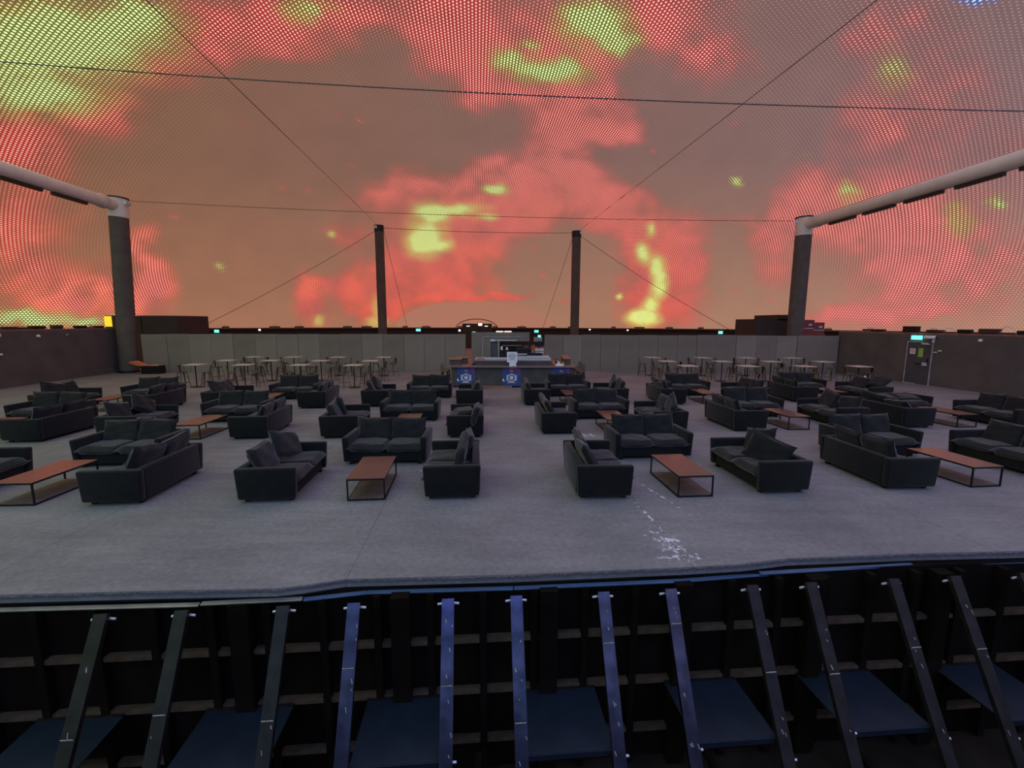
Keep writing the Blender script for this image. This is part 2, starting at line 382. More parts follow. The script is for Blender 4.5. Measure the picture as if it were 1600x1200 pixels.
    sd = np.clip((np.abs(px - 760) - 330) / 380., 0, 1)[:, None] * (.35 + .65 * np.clip((py - 60) / 300., 0, 1))[:, None] * np.where(px > 800, 1.0, .75)[:, None]
    brownd = brownd * (1 - sd) + c(236, 196, 178) * sd
    mid = np.array([1.1, .70, .40])
    yy = yel[:, None]
    dt = np.where(yy < .5, dt * (1 - 2 * yy) + mid * 2 * yy, mid * (2 - 2 * yy) + yeld * (2 * yy - 1))
    # blue-white cloud entering at the upper right
    bl = np.exp(-(((px - 1515) / 70.) ** 2 + ((py + 28) / 34.) ** 2)); bl = np.clip((bl - .35) / .12, 0, 1)[:, None]
    ht = ht * (1 - bl) + c(58, 92, 168) * bl; dt = dt * (1 - bl) + np.array([.75, 1.1, 1.3]) * bl
    # the rest of the dome, overhead and behind: unseen cool cloud film, brightened to light the hall
    dirv = np.stack([wx, wy, wz], -1); dirv /= np.linalg.norm(dirv, axis=1)[:, None]
    el = np.degrees(np.arcsin(dirv[:, 2])); az = np.degrees(np.arctan2(dirv[:, 0], dirv[:, 1]))
    cloud = fbm(dirv[:, 0] * 4 + 9, dirv[:, 1] * 4 + dirv[:, 2] * 3, 91, 4)
    w = np.clip((-py - 110) / 260., 0, 1); w = np.where(front, w, 1.0)
    side = np.clip((np.abs(px - 800) - 900) / 500., 0, 1); w = np.maximum(w, np.where(front, side * np.clip((el - 8) / 14., 0, 1), 1.0))
    w = w[:, None]
    cool = np.array([0.27, 0.42, 0.74]) * (0.5 + 1.0 * cloud[:, None])
    left = np.clip((-dirv[:, 0] - .25) / .4, 0, 1)[:, None]
    right = np.clip((dirv[:, 0] - .25) / .4, 0, 1)[:, None]
    cool = cool * (1 - .75 * left) + np.array([.50, .70, .18]) * .75 * left
    cool = cool * (1 - .5 * right) + np.array([.50, .34, .50]) * .5 * right
    back = np.exp(-((dirv[:, 0] / .26) ** 2 + ((el - 28) / 5.) ** 2)) * (dirv[:, 1] < 0)
    warm_up = np.clip((wy - 5) / 14., 0, 1)[:, None]
    cool = cool * (1 - warm_up) + np.array([.78, .56, .60]) * (0.6 + .8 * cloud[:, None]) * warm_up  # warm film zone added overhead, out of view, to light the far floor
    cool = cool + np.array([.30, .38, 2.8])[None] * back[:, None]
    lowback = np.clip((14 - el) / 10., 0, 1)[:, None] * (dirv[:, 1] < 0.2)[:, None]
    cool = cool * (1 - .8 * lowback)
    ht = ht * (1 - w) + cool * 0.75 * LIGHT * w
    dt = dt * (1 - w) + cool * 2.2 * LIGHT * w
    # the dotless glowing arch at the far end and the very bottom row
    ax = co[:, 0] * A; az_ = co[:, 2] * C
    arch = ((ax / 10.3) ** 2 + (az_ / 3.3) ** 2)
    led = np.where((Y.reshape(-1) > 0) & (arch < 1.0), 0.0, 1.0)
    a1 = me.attributes.new('halo', 'FLOAT_COLOR', 'POINT'); a2 = me.attributes.new('lamp', 'FLOAT_COLOR', 'POINT')
    a1.data.foreach_set('color', np.concatenate([ht, led[:, None]], 1).astype(np.float32).ravel())
    a2.data.foreach_set('color', np.concatenate([dt, np.clip(np.maximum(np.maximum(redc * .75, .35 * sd[:, 0]), np.maximum(yel, bl[:, 0])), 0, 1)[:, None]], 1).astype(np.float32).ravel())
    # material
    m = bpy.data.materials.new('led_mesh_screen'); m.use_nodes = True
    nt = m.node_tree; N = nt.nodes; L = nt.links; b = N['Principled BSDF']
    def math_(op, a, bb=None, cc=None, clamp=False):
        n = N.new('ShaderNodeMath'); n.operation = op; n.use_clamp = clamp
        for i, v in enumerate((a, bb, cc)):
            if v is None: continue
            if isinstance(v, (int, float)): n.inputs[i].default_value = v
            else: L.new(v, n.inputs[i])
        return n.outputs[0]
    tc = N.new('ShaderNodeTexCoord'); sp = N.new('ShaderNodeSeparateXYZ'); L.new(tc.outputs['Object'], sp.inputs[0])
    phi = math_('ARCTAN2', sp.outputs['Z'], sp.outputs['X'])
    the = math_('ARCCOSINE', math_('MAXIMUM', math_('MINIMUM', sp.outputs['Y'], 0.99999), -0.99999))
    row = math_('MULTIPLY', math_('SUBTRACT', phi, math_('MULTIPLY', math_('SINE', math_('MULTIPLY', phi, 2.0)), 0.20)), 500 / PI)
    rf = math_('FLOOR', row); rfr = math_('SUBTRACT', math_('SUBTRACT', row, rf), 0.5)
    odd = math_('MULTIPLY', math_('MODULO', rf, 2.0), 0.5)
    colm = math_('ADD', math_('MULTIPLY', the, 205.0), odd)
    cfr = math_('SUBTRACT', math_('FRACT', colm), 0.5)
    d2 = math_('ADD', math_('POWER', math_('ABSOLUTE', math_('MULTIPLY', rfr, 1.1)), 2.0), math_('POWER', math_('ABSOLUTE', math_('MULTIPLY', cfr, 0.85)), 2.0))
    d = math_('SQRT', d2)
    mr = N.new('ShaderNodeMapRange'); mr.inputs['From Min'].default_value = 0.06; mr.inputs['From Max'].default_value = -0.08; mr.interpolation_type = 'SMOOTHSTEP'
    at1 = N.new('ShaderNodeAttribute'); at1.attribute_name = 'halo'
    at2 = N.new('ShaderNodeAttribute'); at2.attribute_name = 'lamp'
    L.new(math_('SUBTRACT', d, math_('MULTIPLY_ADD', at2.outputs['Alpha'], 0.15, 0.15)), mr.inputs['Value'])
    # fabric between the dots: LED light falling on it painted in as emission
    mx = N.new('ShaderNodeMix'); mx.data_type = 'RGBA'; L.new(at1.outputs['Color'], mx.inputs[6]); L.new(at2.outputs['Color'], mx.inputs[7])
    # arch mask, analytic so that its edge stays crisp
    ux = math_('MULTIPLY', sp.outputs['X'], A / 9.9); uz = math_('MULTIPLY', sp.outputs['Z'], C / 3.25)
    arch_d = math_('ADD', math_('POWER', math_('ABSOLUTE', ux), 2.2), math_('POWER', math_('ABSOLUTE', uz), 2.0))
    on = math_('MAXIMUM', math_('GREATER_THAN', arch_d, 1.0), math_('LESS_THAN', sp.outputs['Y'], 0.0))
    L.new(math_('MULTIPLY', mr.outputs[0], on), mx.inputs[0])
    am = N.new('ShaderNodeMix'); am.data_type = 'RGBA'; L.new(on, am.inputs[0]); am.inputs[6].default_value = (*srgb((160, 109, 88)), 1); L.new(mx.outputs[2], am.inputs[7])  # arch made to glow: light bounced onto plain fabric put in as emission
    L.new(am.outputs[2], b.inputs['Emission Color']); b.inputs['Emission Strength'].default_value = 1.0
    bc = N.new('ShaderNodeMix'); bc.data_type = 'RGBA'; L.new(on, bc.inputs[0])
    bc.inputs[6].default_value = (*srgb((150, 120, 110)), 1); bc.inputs[7].default_value = (0.10, 0.085, 0.08, 1)
    L.new(bc.outputs[2], b.inputs['Base Color']); b.inputs['Roughness'].default_value = 0.9; b.inputs['Specular IOR Level'].default_value = 0.1
    m.cycles.emission_sampling = 'NONE'
    me.materials.append(m)
    struct(o)
    return o
LIGHT = 1.6
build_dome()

# ------------------------------------------------------------------ floor, walls, ring wall
EDGE = [(-9.0, 3.95), (-7.0, 4.2), (-5.33, 4.33), (-3.8, 4.41), (-2.53, 4.46), (-2.28, 4.51), (-1.85, 4.64), (0.01, 4.74), (1.99, 4.90), (2.74, 4.98), (3.35, 5.11), (5.03, 5.24), (6.46, 5.31), (9.5, 5.6), (14, 5.9)]
def build_floor():
    mb = MB()
    fr = [(-30, 2.4), (-22, 3.0), (-14, 3.6)] + EDGE + [(22, 6.5), (32, 7.2)]
    bx, by = room(0, 14)
    top = []
    n = len(fr)
    far = []
    for i, (x, y) in enumerate(fr):
        t = i / (n - 1); a = PI * (1 - t)
        x2 = bx + 45 * math.cos(a * 0.98 + .03); y2 = by + 45 * math.sin(a * 0.98 + .03)
        far.append((x2, max(y2, y + 1)))
    vt = [mb.bm.verts.new((x, y, 0)) for x, y in fr]; vb = [mb.bm.verts.new((x, y, -0.075)) for x, y in fr]
    vm = [mb.bm.verts.new((x, 12.0, 0)) for x, y in fr]
    vf = [mb.bm.verts.new((x, y, 0)) for x, y in far]
    for i in range(n - 1):
        mb.bm.faces.new((vt[i], vt[i + 1], vm[i + 1], vm[i])); mb.bm.faces.new((vm[i], vm[i + 1], vf[i + 1], vf[i]))
        mb.bm.faces.new((vb[i], vb[i + 1], vt[i + 1], vt[i]))
    o = mb.build('floor', M_FLOOR); struct(o)
    # ragged fibrous lip of the carpet along the stage front
    lip = MB(); k = 0
    P = []
    for i in range(len(EDGE) - 1):
        (x0, y0), (x1, y1) = EDGE[i], EDGE[i + 1]; m = max(2, int(abs(x1 - x0) / 0.04))
        for j in range(m): P.append((x0 + (x1 - x0) * j / m, y0 + (y1 - y0) * j / m))
    rg = random.Random(5)
    a = []; b = []; c_ = []; e_ = []
    for x, y in P:
        w = (rg.random() - .5) * .012
        a.append(lip.bm.verts.new((x, y + .02, .008))); b.append(lip.bm.verts.new((x, y - .012 + w, .006 + w)))
        c_.append(lip.bm.verts.new((x, y - .016 + w, -.018))); e_.append(lip.bm.verts.new((x, y + .0, -.085)))
    for i in range(len(P) - 1):
        for u, v in ((a, b), (b, c_)): lip.bm.faces.new((u[i], u[i + 1], v[i + 1], v[i]))
    for v in e_: lip.bm.verts.remove(v)
    lip.build('carpet_lip', mat('carpet_cut_edge', (96, 94, 102), .95, var=.5, scale=60, bump=.8, bscale=120), o)
    und = MB()
    A2 = [und.bm.verts.new((x, y + .004, -.014)) for x, y in P]; B2 = [und.bm.verts.new((x, y + .008, -.10)) for x, y in P]
    for i in range(len(P) - 1): und.bm.faces.new((A2[i], A2[i + 1], B2[i + 1], B2[i]))
    und.build('underlay_shadow_gap', M_LIP, o)  # black underlay also paints in the shadow gap below the carpet edge
build_floor()

def build_below():
    # ground beneath and behind the camera
    bx, by = room(0, 14)
    mb = MB(); mb.prism([(bx + 46 * math.cos(2 * PI * k / 64), by + 46 * math.sin(2 * PI * k / 64)) for k in range(64)], -2.6, -2.45)
    o = mb.build('floor_lower', M_BELOW); struct(o)
    # low ring wall that the dome stands on
    mb = MB(); n = 96
    for k in range(n):
        a0, a1 = 2 * PI * k / n, 2 * PI * (k + 1) / n
        for r0, r1, z0, z1 in ((44.0, 44.0, -2.45, 2.2), (44.0, 43.5, 2.2, 2.2), (43.5, 43.5, 2.2, 2.02)):
            mb.poly([(bx + r0 * math.cos(a0), by + r0 * math.sin(a0), z0), (bx + r0 * math.cos(a1), by + r0 * math.sin(a1), z0),
                     (bx + r1 * math.cos(a1), by + r1 * math.sin(a1), z1), (bx + r1 * math.cos(a0), by + r1 * math.sin(a0), z1)])
    o = mb.build('wall_ring', M_DARK); struct(o)
build_below()

def wall_run(name, pts, z0, z1, th, m, side=1):
    """solid wall following a polyline"""
    mb = MB()
    for (x0, y0), (x1, y1) in zip(pts[:-1], pts[1:]):
        d = Vector((x1 - x0, y1 - y0, 0)); L = d.length; d.normalize(); nrm = Vector((-d.y, d.x, 0)) * side
        c = Vector(((x0 + x1) / 2, (y0 + y1) / 2, (z0 + z1) / 2)) + nrm * th / 2
        mb.box(c.x, c.y, c.z, L + .02, th, z1 - z0, rz=math.atan2(d.y, d.x))
    return mb.build(name, m)
WL0, WL1 = (-20.35, 3.2), (-22.25, 25.3)
WR0, WR1 = (21.6, 6.0), (18.66, 25.75)
wl = struct(wall_run('wall_left', [WL0, WL1], 0, 2.42, 0.25, M_WALL, side=1))
DOOR = 0.0
wr = struct(wall_run('wall_right', [WR0, WR1], 0, 2.36, 0.25, M_WALL, side=-1))
def wr_frame(s, z=0.0, off=0.0):
    """point on the right wall: s metres from its far end toward the camera, off metres into the hall"""
    d = Vector((WR0[0] - WR1[0], WR0[1] - WR1[1], 0)); d.normalize(); n = Vector((d.y, -d.x, 0)) * -1
    if n.x > 0: n = -n
    p = Vector((WR1[0], WR1[1], 0)) + d * s + n * off
    return Vector((p.x, p.y, z)), d, n
for nm, A_, B_, z, sd in (('trim_1', WL0, WL1, 2.42, 1), ('trim_2', WR0, WR1, 2.36, -1)):
    struct(wall_run(nm, [A_, B_], z, z + .07, 0.42, mat('wall_cap_reddish', (140, 96, 84), 0.8, var=.2, scale=3), side=sd))

def partition(name, pts, n, seed):
    rg = random.Random(seed)
    root = None
    P = [Vector((x, y, 0)) for x, y in pts]
    seg = [(P[i + 1] - P[i]).length for i in range(len(P) - 1)]; tot = sum(seg)
    def along(s):
        i = 0
        while i < len(seg) - 1 and s > seg[i]: s -= seg[i]; i += 1
        return P[i].lerp(P[i + 1], s / seg[i])
    # a thin continuous backing board is the wall itself, the felt panels are its parts
    mb = MB()
    for i in range(len(P) - 1):
        a, b = P[i], P[i + 1]; d = (b - a).normalized(); c = (a + b) / 2
        mb.box(c.x - d.y * .09, c.y + d.x * .09, 1.02, (b - a).length, .05, 2.04, rz=math.atan2(d.y, d.x))
    root = struct(mb.build(name, M_DARK))
    for k in range(n):
        a = along(tot * k / n); b = along(tot * (k + 1) / n * .99999); d = (b - a); L = d.length; d.normalize(); c = (a + b) / 2
        h = 2.15 + rg.uniform(-.018, .018); tilt = rg.uniform(-.012, .012)
        mb = MB(); mb.box(0, 0, h / 2, L - .012, .05, h, bevel=.008)
        mb.build('felt_panel', M_PANEL if rg.random() < .6 else M_PANELB, root, loc=(c.x, c.y + rg.uniform(-.02, .02), 0), rot=(0, 0, math.atan2(d.y, d.x) + tilt))
    return root
partition('wall_back_left', [(-20.75, 25.15), (-19.9, 25.5), (-15.4, 25.85), (-10.8, 26.1), (-2.75, 26.6)], 15, 3)
partition('wall_back_right', [(1.92, 26.75), (7.4, 26.6), (13, 26.2), (18.6, 25.6)], 15, 8)

# door in the right wall, a structure of its own with parts
def build_door():
    s0, s1 = 3.98, 5.12
    p0, d, n = wr_frame(s0); p1, _, _ = wr_frame(s1)
    c = (p0 + p1) / 2; rz = math.atan2(d.y, d.x)
    # local frame: x along the wall toward the camera, -y into the hall
    def M(): return Matrix.Translation((c.x, c.y, 0)) @ Matrix.Rotation(rz, 4, 'Z')
    into = 1 if (Matrix.Rotation(rz, 3, 'Z') @ Vector((0, 1, 0))).dot(n) > 0 else -1
    W = s1 - s0
    mb = MB(); mb.box(0, into * .02, 1.0, W, .045, 2.0)
    door = mb.build('door_1', mat('door_dark_grey', (72, 70, 76), .6, var=.12, scale=2), loc=(c.x, c.y, 0), rot=(0, 0, rz)); struct(door)
    fm = MB()
    fm.box(-W / 2, into * .04, 1.0, .035, .05, 2.02).box(W / 2, into * .04, 1.0, .03, .05, 2.02).box(-W * .2, into * .04, 2.0, W * .6, .05, .03).box(-W * .25, into * .04, .02, W * .45, .05, .03)
    fm.build('door_frame', mat('pale_scuffed_frame', (180, 166, 164), .6, var=.3, scale=6), door)
    MB().box(.12, into * .075, .98, .5, .03, .035).build('push_bar', M_BLACK, door)
    MB().box(.32, into * .08, .99, .19, .05, .11).box(.32, into * .085, .92, .22, .05, .03).build('lock_case', M_STAIN, door)
    MB().box(.42, into * .07, 1.15, .03, .04, .2).build('door_handle', M_BLACK, door)
    MB().box(.25, into * .07, 1.93, .3, .06, .08).box(.36, into * .09, 1.90, .26, .03, .03, rz=.2).build('door_closer', M_STAIN, door)
    sg = MB().box(-.3, into * .05, 1.55, .24, .012, .26).build('no_entry_notice', M_PAPER, door)
    r = MB()
    pts = [(-.3 + .075 * math.cos(2 * PI * k / 20), into * .062, 1.57 + .08 * math.sin(2 * PI * k / 20)) for k in range(21)]
    r.tube(pts, .012, 6); r.tube([(-.35, into * .062, 1.62), (-.25, into * .062, 1.52)], .011, 6)
    r.build('prohibition_ring', M_RED, sg)
    MB().box(.08, into * .05, 1.5, .21, .012, .42).build('green_notice_sheet', M_GREEN, door)
    return door
build_door()

def on_right_wall(name, label, cat, s, z, shape, group=None):
    p, d, n = wr_frame(s, z, 0.0)
    t = thing(name, label, cat, tuple(p), math.atan2(-n.x, n.y) , group)   # local +y points into the hall
    shape(t); return t
def exit_shape(t):
    MB().box(0, .09, 0, .46, .1, .2, bevel=.01).build('housing', M_EXIT, t)
    MB().tube([(0, .05, .08), (0, .05, .26)], .012, 6).build('bracket', M_BLACK, t)
on_right_wall('exit_sign', 'glowing cyan exit sign box above the dark door', 'sign', 4.4, 2.2, exit_shape)
def cctv_shape(t):
    a = MB(); a.tube([(0, 0, -.02), (0, .14, 0)], .035, 8); a.build('wall_arm', M_STAIN, t)
    b = MB(); b.box(.06, .22, .06, .42, .14, .14, rz=.35, bevel=.03); b.build('housing', M_WHITE, t)
    MB().box(.02, .06, -.1, .06, .08, .16).build('junction_box', M_WHITE, t)
    MB().tube([(-.13, .17, .05), (-.17, .155, .05)], .045, 10).build('lens', M_BLACK, t)
on_right_wall('security_camera', 'white bullet security camera above the right edge of the door', 'camera', 5.15, 2.18, cctv_shape)
def domecam(t):
    MB().tube([(0, 0, 0), (0, .05, 0)], .06, 12).build('base', M_WHITE, t)
    MB().tube([(0, .05, 0), (0, .13, -.02)], .07, 12, r2=.03).build('dome', M_WHITE, t)
on_right_wall('dome_camera', 'small white dome camera high on the right wall beside the door', 'camera', 6.95, 2.16, domecam)
on_right_wall('wall_sensor', 'small grey sensor at the top of the right wall near the photo edge', 'sensor', 8.6, 2.18, lambda t: MB().box(0, .03, 0, .16, .06, .06, bevel=.01).build('case', M_STAIN, t))
on_right_wall('light_switch', 'white switch plate on the wall just right of the door', 'switch', 5.42, 1.63, lambda t: MB().box(0, .02, 0, .14, .03, .05, bevel=.005).build('plate', M_WHITE, t))
on_right_wall('keypad', 'grey access keypad on the door jamb, right of the door', 'keypad', 5.25, 1.55, lambda t: MB().box(0, .03, 0, .16, .05, .06, bevel=.01).build('case', M_STAIN, t))

def wl_point(s, z):      # s metres from the far end of the left wall toward the camera
    d = Vector((WL0[0] - WL1[0], WL0[1] - WL1[1], 0)).normalized()
    p = Vector((WL1[0], WL1[1], z)) + d * s
    return p
for nm, lab, cat, s, z, fn in [
    ('security_camera', 'white bullet security camera on the left wall at the photo edge', 'camera', 6.55, 2.2, cctv_shape),
    ('dome_camera', 'small white dome camera high on the left wall', 'camera', 4.6, 2.17, domecam),
    ('wall_sensor', 'tiny grey sensor high on the left wall beside the column', 'sensor', 3.1, 2.2, lambda t: MB().box(0, .03, 0, .1, .05, .05, bevel=.01).build('case', M_STAIN, t)),
    ('switch_box', 'white electrical box on the left wall below the camera', 'box', 6.5, 1.45, lambda t: MB().box(0, .05, 0, .34, .1, .08, bevel=.01).build('case', M_WHITE, t)),
    ('socket_box', 'small white socket at the photo edge low on the left wall', 'box', 6.6, 1.1, lambda t: MB().box(0, .03, 0, .2, .05, .05, bevel=.01).build('case', M_WHITE, t))]:
    p = wl_point(s, z)
    dd = Vector((WL0[0] - WL1[0], WL0[1] - WL1[1], 0)).normalized()
    t = thing(nm, lab, cat, (p.x + .0, p.y, p.z), math.atan2(-1.0, .085), None); t.rotation_euler = (0, 0, -PI / 2 + R(5)); fn(t)

# ------------------------------------------------------------------ columns, pipes, cables
def column(name, x, y, h, r, label, cap=0.0):
    t = thing(name, label, 'column', (x, y, 0), 0, 'tall columns around the floor')
    mb = MB(); mb.tube([(0, 0, .12), (0, 0, h - cap)], r, 32); mb.build('shaft', M_COL, t, smooth=True)
    mb = MB(); mb.tube([(0, 0, 0), (0, 0, .12)], r * 1.14, 32); mb.build('base_skirt', M_BLACK, t, smooth=True)
    return t
c = column('round_column', -21.62, 25.15, 9.4, .43, 'tall dark column with pale cap at the left end of the hall', cap=1.0)
c.rotation_euler = (0, R(2.6), 0)
for cc, hh in ((c, 9.4),):
    MB().tube([(0, 0, 8.4), (0, 0, 9.38)], .45, 32).build('cap', M_PIPE, cc, smooth=True)
    MB().tube([(0, 0, 9.38), (0, 0, 9.44)], .50, 32).build('top_plate', M_BLACK, cc, smooth=True)
    mb = MB()
    for k in range(3): mb.box(.5, -.15 + .15 * k, 9.15, .18, .03, .2)
    mb.build('cable_lug', M_STAIN, cc)
c2 = column('round_column', 17.62, 28.1, 9.15, .45, 'tall dark column with pale cap behind the right partition', cap=1.05)
MB().tube([(0, 0, 8.1), (0, 0, 9.13)], .47, 32).build('cap', M_PIPE, c2, smooth=True)
MB().tube([(0, 0, 9.13), (0, 0, 9.19)], .52, 32).build('top_plate', M_BLACK, c2, smooth=True)
mb = MB(); mb.box(-.5, -.1, 8.9, .18, .03, .2).box(-.45, .05, 8.9, .18, .03, .2); mb.build('cable_lug', M_STAIN, c2)
for x, y, h, lab in ((-12.05, 42, 11.5, 'tall dark inner column left of the bar, beyond the partition'), (5.8, 42, 11.05, 'tall dark inner column right of the bar, beyond the partition')):
    t = column('round_column', x, y, h, .40, lab)
    MB().tube([(0, 0, h - .55), (0, 0, h)], .43, 24).build('collar', M_BLACK, t, smooth=True)
    MB().box(-.18 if x < 0 else .36, -.4, h - .2, .22, .08, .22).build('floodlight', M_WHITE, t)

def pipe(label, a, b, r):
    A = Vector(a); B = Vector(b); d = (B - A); L = d.length; d.normalize()
    t = thing('ring_beam', label, 'beam', tuple(A), 0, 'pale steel pipes on the columns')
    MB().tube([(0, 0, 0), tuple(d * L)], r, 32).build('pipe', M_PIPE, t, smooth=True)
    mb = MB(); mb.tube([tuple(d * .85), tuple(d * .93)], r * 1.14, 32); mb.tube([tuple(d * .97), tuple(d * 1.05)], r * 1.14, 32); mb.build('flange', M_PIPE, t, smooth=True)
    bm_ = MB(); side = d.cross(Vector((0, 0, 1))).normalized()
    for k in range(20):
        a_ = 2 * PI * k / 20; o = (side * math.cos(a_) + Vector((0, 0, 1)) * math.sin(a_)) * r * 1.08
        bm_.tube([tuple(d * .8 + o), tuple(d * 1.1 + o)], .022, 6)
    bm_.build('bolt_circle', M_STAIN, t)
    s = 1.9
    while s < L - 2.2:
        p = A * 0 + d * s; q = d * (s + 1.75)
        c = (p + q) / 2
        m = MB(); m.box(0, 0, 0, 1.75, .16, .16)
        o = m.build('light_fixture', M_FIX, t, loc=(c.x, c.y, c.z - r - .05), rot=(0, -math.atan2(d.z, math.hypot(d.x, d.y)), math.atan2(d.y, d.x)))
        s += 2.25
    return t
pipe('pale steel pipe running from the left column toward the camera', (-21.22, 25.1, 9.0), (-20.0, 2.0, 9.1), .31)
pipe('pale steel pipe running from the right column toward the camera', (17.65, 28.0, 8.75), (19.4, 2.0, 8.8), .31)

def cable(label, a, b, sag, r=.03, n=24):
    A = Vector(a); B = Vector(b)
    pts = []
    for i in range(n + 1):
        t = i / n; p = A.lerp(B, t) - Vector((0, 0, sag * 4 * t * (1 - t))); pts.append(tuple(p))
    o = MB(); o.tube(pts, r, 6); o = o.build('steel_cable', M_CABLE)
    tag(o, label, 'cable', 'steel cables under the dome')
cable('thick steel cable crossing the whole dome high above the floor', (-21.1, 14, 10.72), (19.3, 14, 8.95), .40, .018)
cable('thin cable strung between the two pale-capped columns', (-20.75, 25.3, 9.3), (17.0, 28.0, 8.95), .25, .014)
cable('thin cable strung between the two inner columns', (-12.0, 42, 11.3), (5.8, 42, 10.9), .15, .02)
cable('diagonal cable from upper left down to the left inner column', (-6.32, 0, 8.97), (-12.05, 41.4, 11.46), 0.0, .012)
cable('diagonal cable from upper right down to the right inner column', (8.3, 0, 9.17), (5.9, 41.4, 10.97), 0.0, .012)
cable('slack guy cable from left inner column down to the far left', (-12.1, 42, 11.2), (-23.9, 34, 2.25), 0.25, .018)
cable('slack guy cable from right inner column down to the far right', (5.9, 42, 10.8), (16.6, 34, 2.25), 0.25, .018)
cable('steep guy cable behind the left inner column', (-11.7, 42.3, 11.0), (-11.6, 50, 2.25), 0.1, .018)
cable('steep guy cable behind the right inner column', (5.5, 42.3, 10.6), (3.4, 50, 2.25), 0.1, .018)

# ------------------------------------------------------------------ sofas
def soft(mb_size, bevel, taper=0.0, puff=0.0, cuts=3):
    sx, sy, sz = mb_size
    bm = bmesh.new(); bmesh.ops.create_cube(bm, size=1.0)
    bmesh.ops.transform(bm, matrix=Matrix.Diagonal((sx, sy, sz, 1)), verts=bm.verts[:])
    bmesh.ops.bevel(bm, geom=bm.edges[:], offset=bevel, segments=3, affect='EDGES', profile=0.5)
    if taper:
        for v in bm.verts:
            t = (v.co.z / sz + .5); k = 1 - taper * (1 - t)
            v.co.x *= k if sx > sy else 1; v.co.y *= k if sy >= sx else 1
    m = MB.__new__(MB); m.bm = bm; return m
def pillow(w, h, t, nu=12, nv=10, ears=.045, seed=0, crease=True, firm=.42, wav=1.0):
    """a stuffed cushion lying in XY, thickness along Z, with pinched seam and pointed corners"""
    rg = random.Random(seed); bm = bmesh.new()
    V = {}
    ph = rg.random() * 6
    for s in (1, -1):
        for i in range(nu + 1):
            for j in range(nv + 1):
                u = -1 + 2 * i / nu; v = -1 + 2 * j / nv
                edge = i in (0, nu) or j in (0, nv)
                if edge and s == -1: V[s, i, j] = V[1, i, j]; continue
                k = ((1 - u ** 6) * (1 - v ** 6)) ** firm if not edge else 0
                pull = 1 - .06 * (1 - (u * v) ** 2) * (1 if abs(u) > .0 else 1)
                x = u * w / 2 * (1 - .02 * (1 - v * v) * abs(u) ** 3 + ears * (abs(u * v)) ** 6); y = v * h / 2 * (1 - .02 * (1 - u * u) * abs(v) ** 3 + ears * (abs(u * v)) ** 6)
                z = s * t / 2 * k
                if not edge and crease:
                    z += wav * (.010 * math.sin(5 * u + 3 * v + ph) + .008 * math.sin(9 * v - 4 * u + ph * 2))
                V[s, i, j] = bm.verts.new((x, y, z))
    for s in (1, -1):
        for i in range(nu):
            for j in range(nv):
                q = [V[s, i, j], V[s, i + 1, j], V[s, i + 1, j + 1], V[s, i, j + 1]]
                bm.faces.new(q if s == 1 else q[::-1])
    m = MB.__new__(MB); m.bm = bm; return m
L_, D_, H_ = 1.68, .93, .57
def make_sofa(loc, rz, label, group):
    t = thing('sofa', label, 'sofa', loc, rz, group); k = []
    k.append(soft((1.46, .80, .20), .02).build('base_frame', M_PLINTH, t, loc=(0, .02, .155), smooth=True))
    k.append(soft((.125, D_, .51), .035, taper=.06).build('armrest', M_SOFA, t, loc=(-L_ / 2 + .07, 0, .315), rot=(0, R(-2.2), 0), smooth=True))
    k.append(soft((.125, D_, .51), .035, taper=.06).build('armrest', M_SOFA, t, loc=(L_ / 2 - .07, 0, .315), rot=(0, R(2.2), 0), smooth=True))
    k.append(soft((L_ - .24, .13, .50), .035, taper=.0).build('backrest', M_SOFA, t, loc=(0, D_ / 2 - .075, .32), smooth=True))
    for sx in (-1, 1):
        k.append(pillow(.755, .84, .175, seed=3 + sx, ears=.03, firm=.26, wav=.45).build('seat_cushion', M_CUSH, t, loc=(sx * .365, -.07, .335), smooth=True))
    for sx in (-1, 1):
        k.append(pillow(.735, .50, .16, seed=9 + sx, ears=.05, firm=.32, wav=.6).build('back_cushion', M_CUSH, t, loc=(sx * .345, .25, .575), rot=(R(72), 0, 0), smooth=True))
    for sx in (-1, 1):
        for sy in (-1, 1):
            k.append(MB().box(0, 0, .03, .07, .07, .06).build('foot', M_BLACK, t, loc=(sx * .68, sy * .34, 0)))
    KIDS[t.name] = k
    return t, k

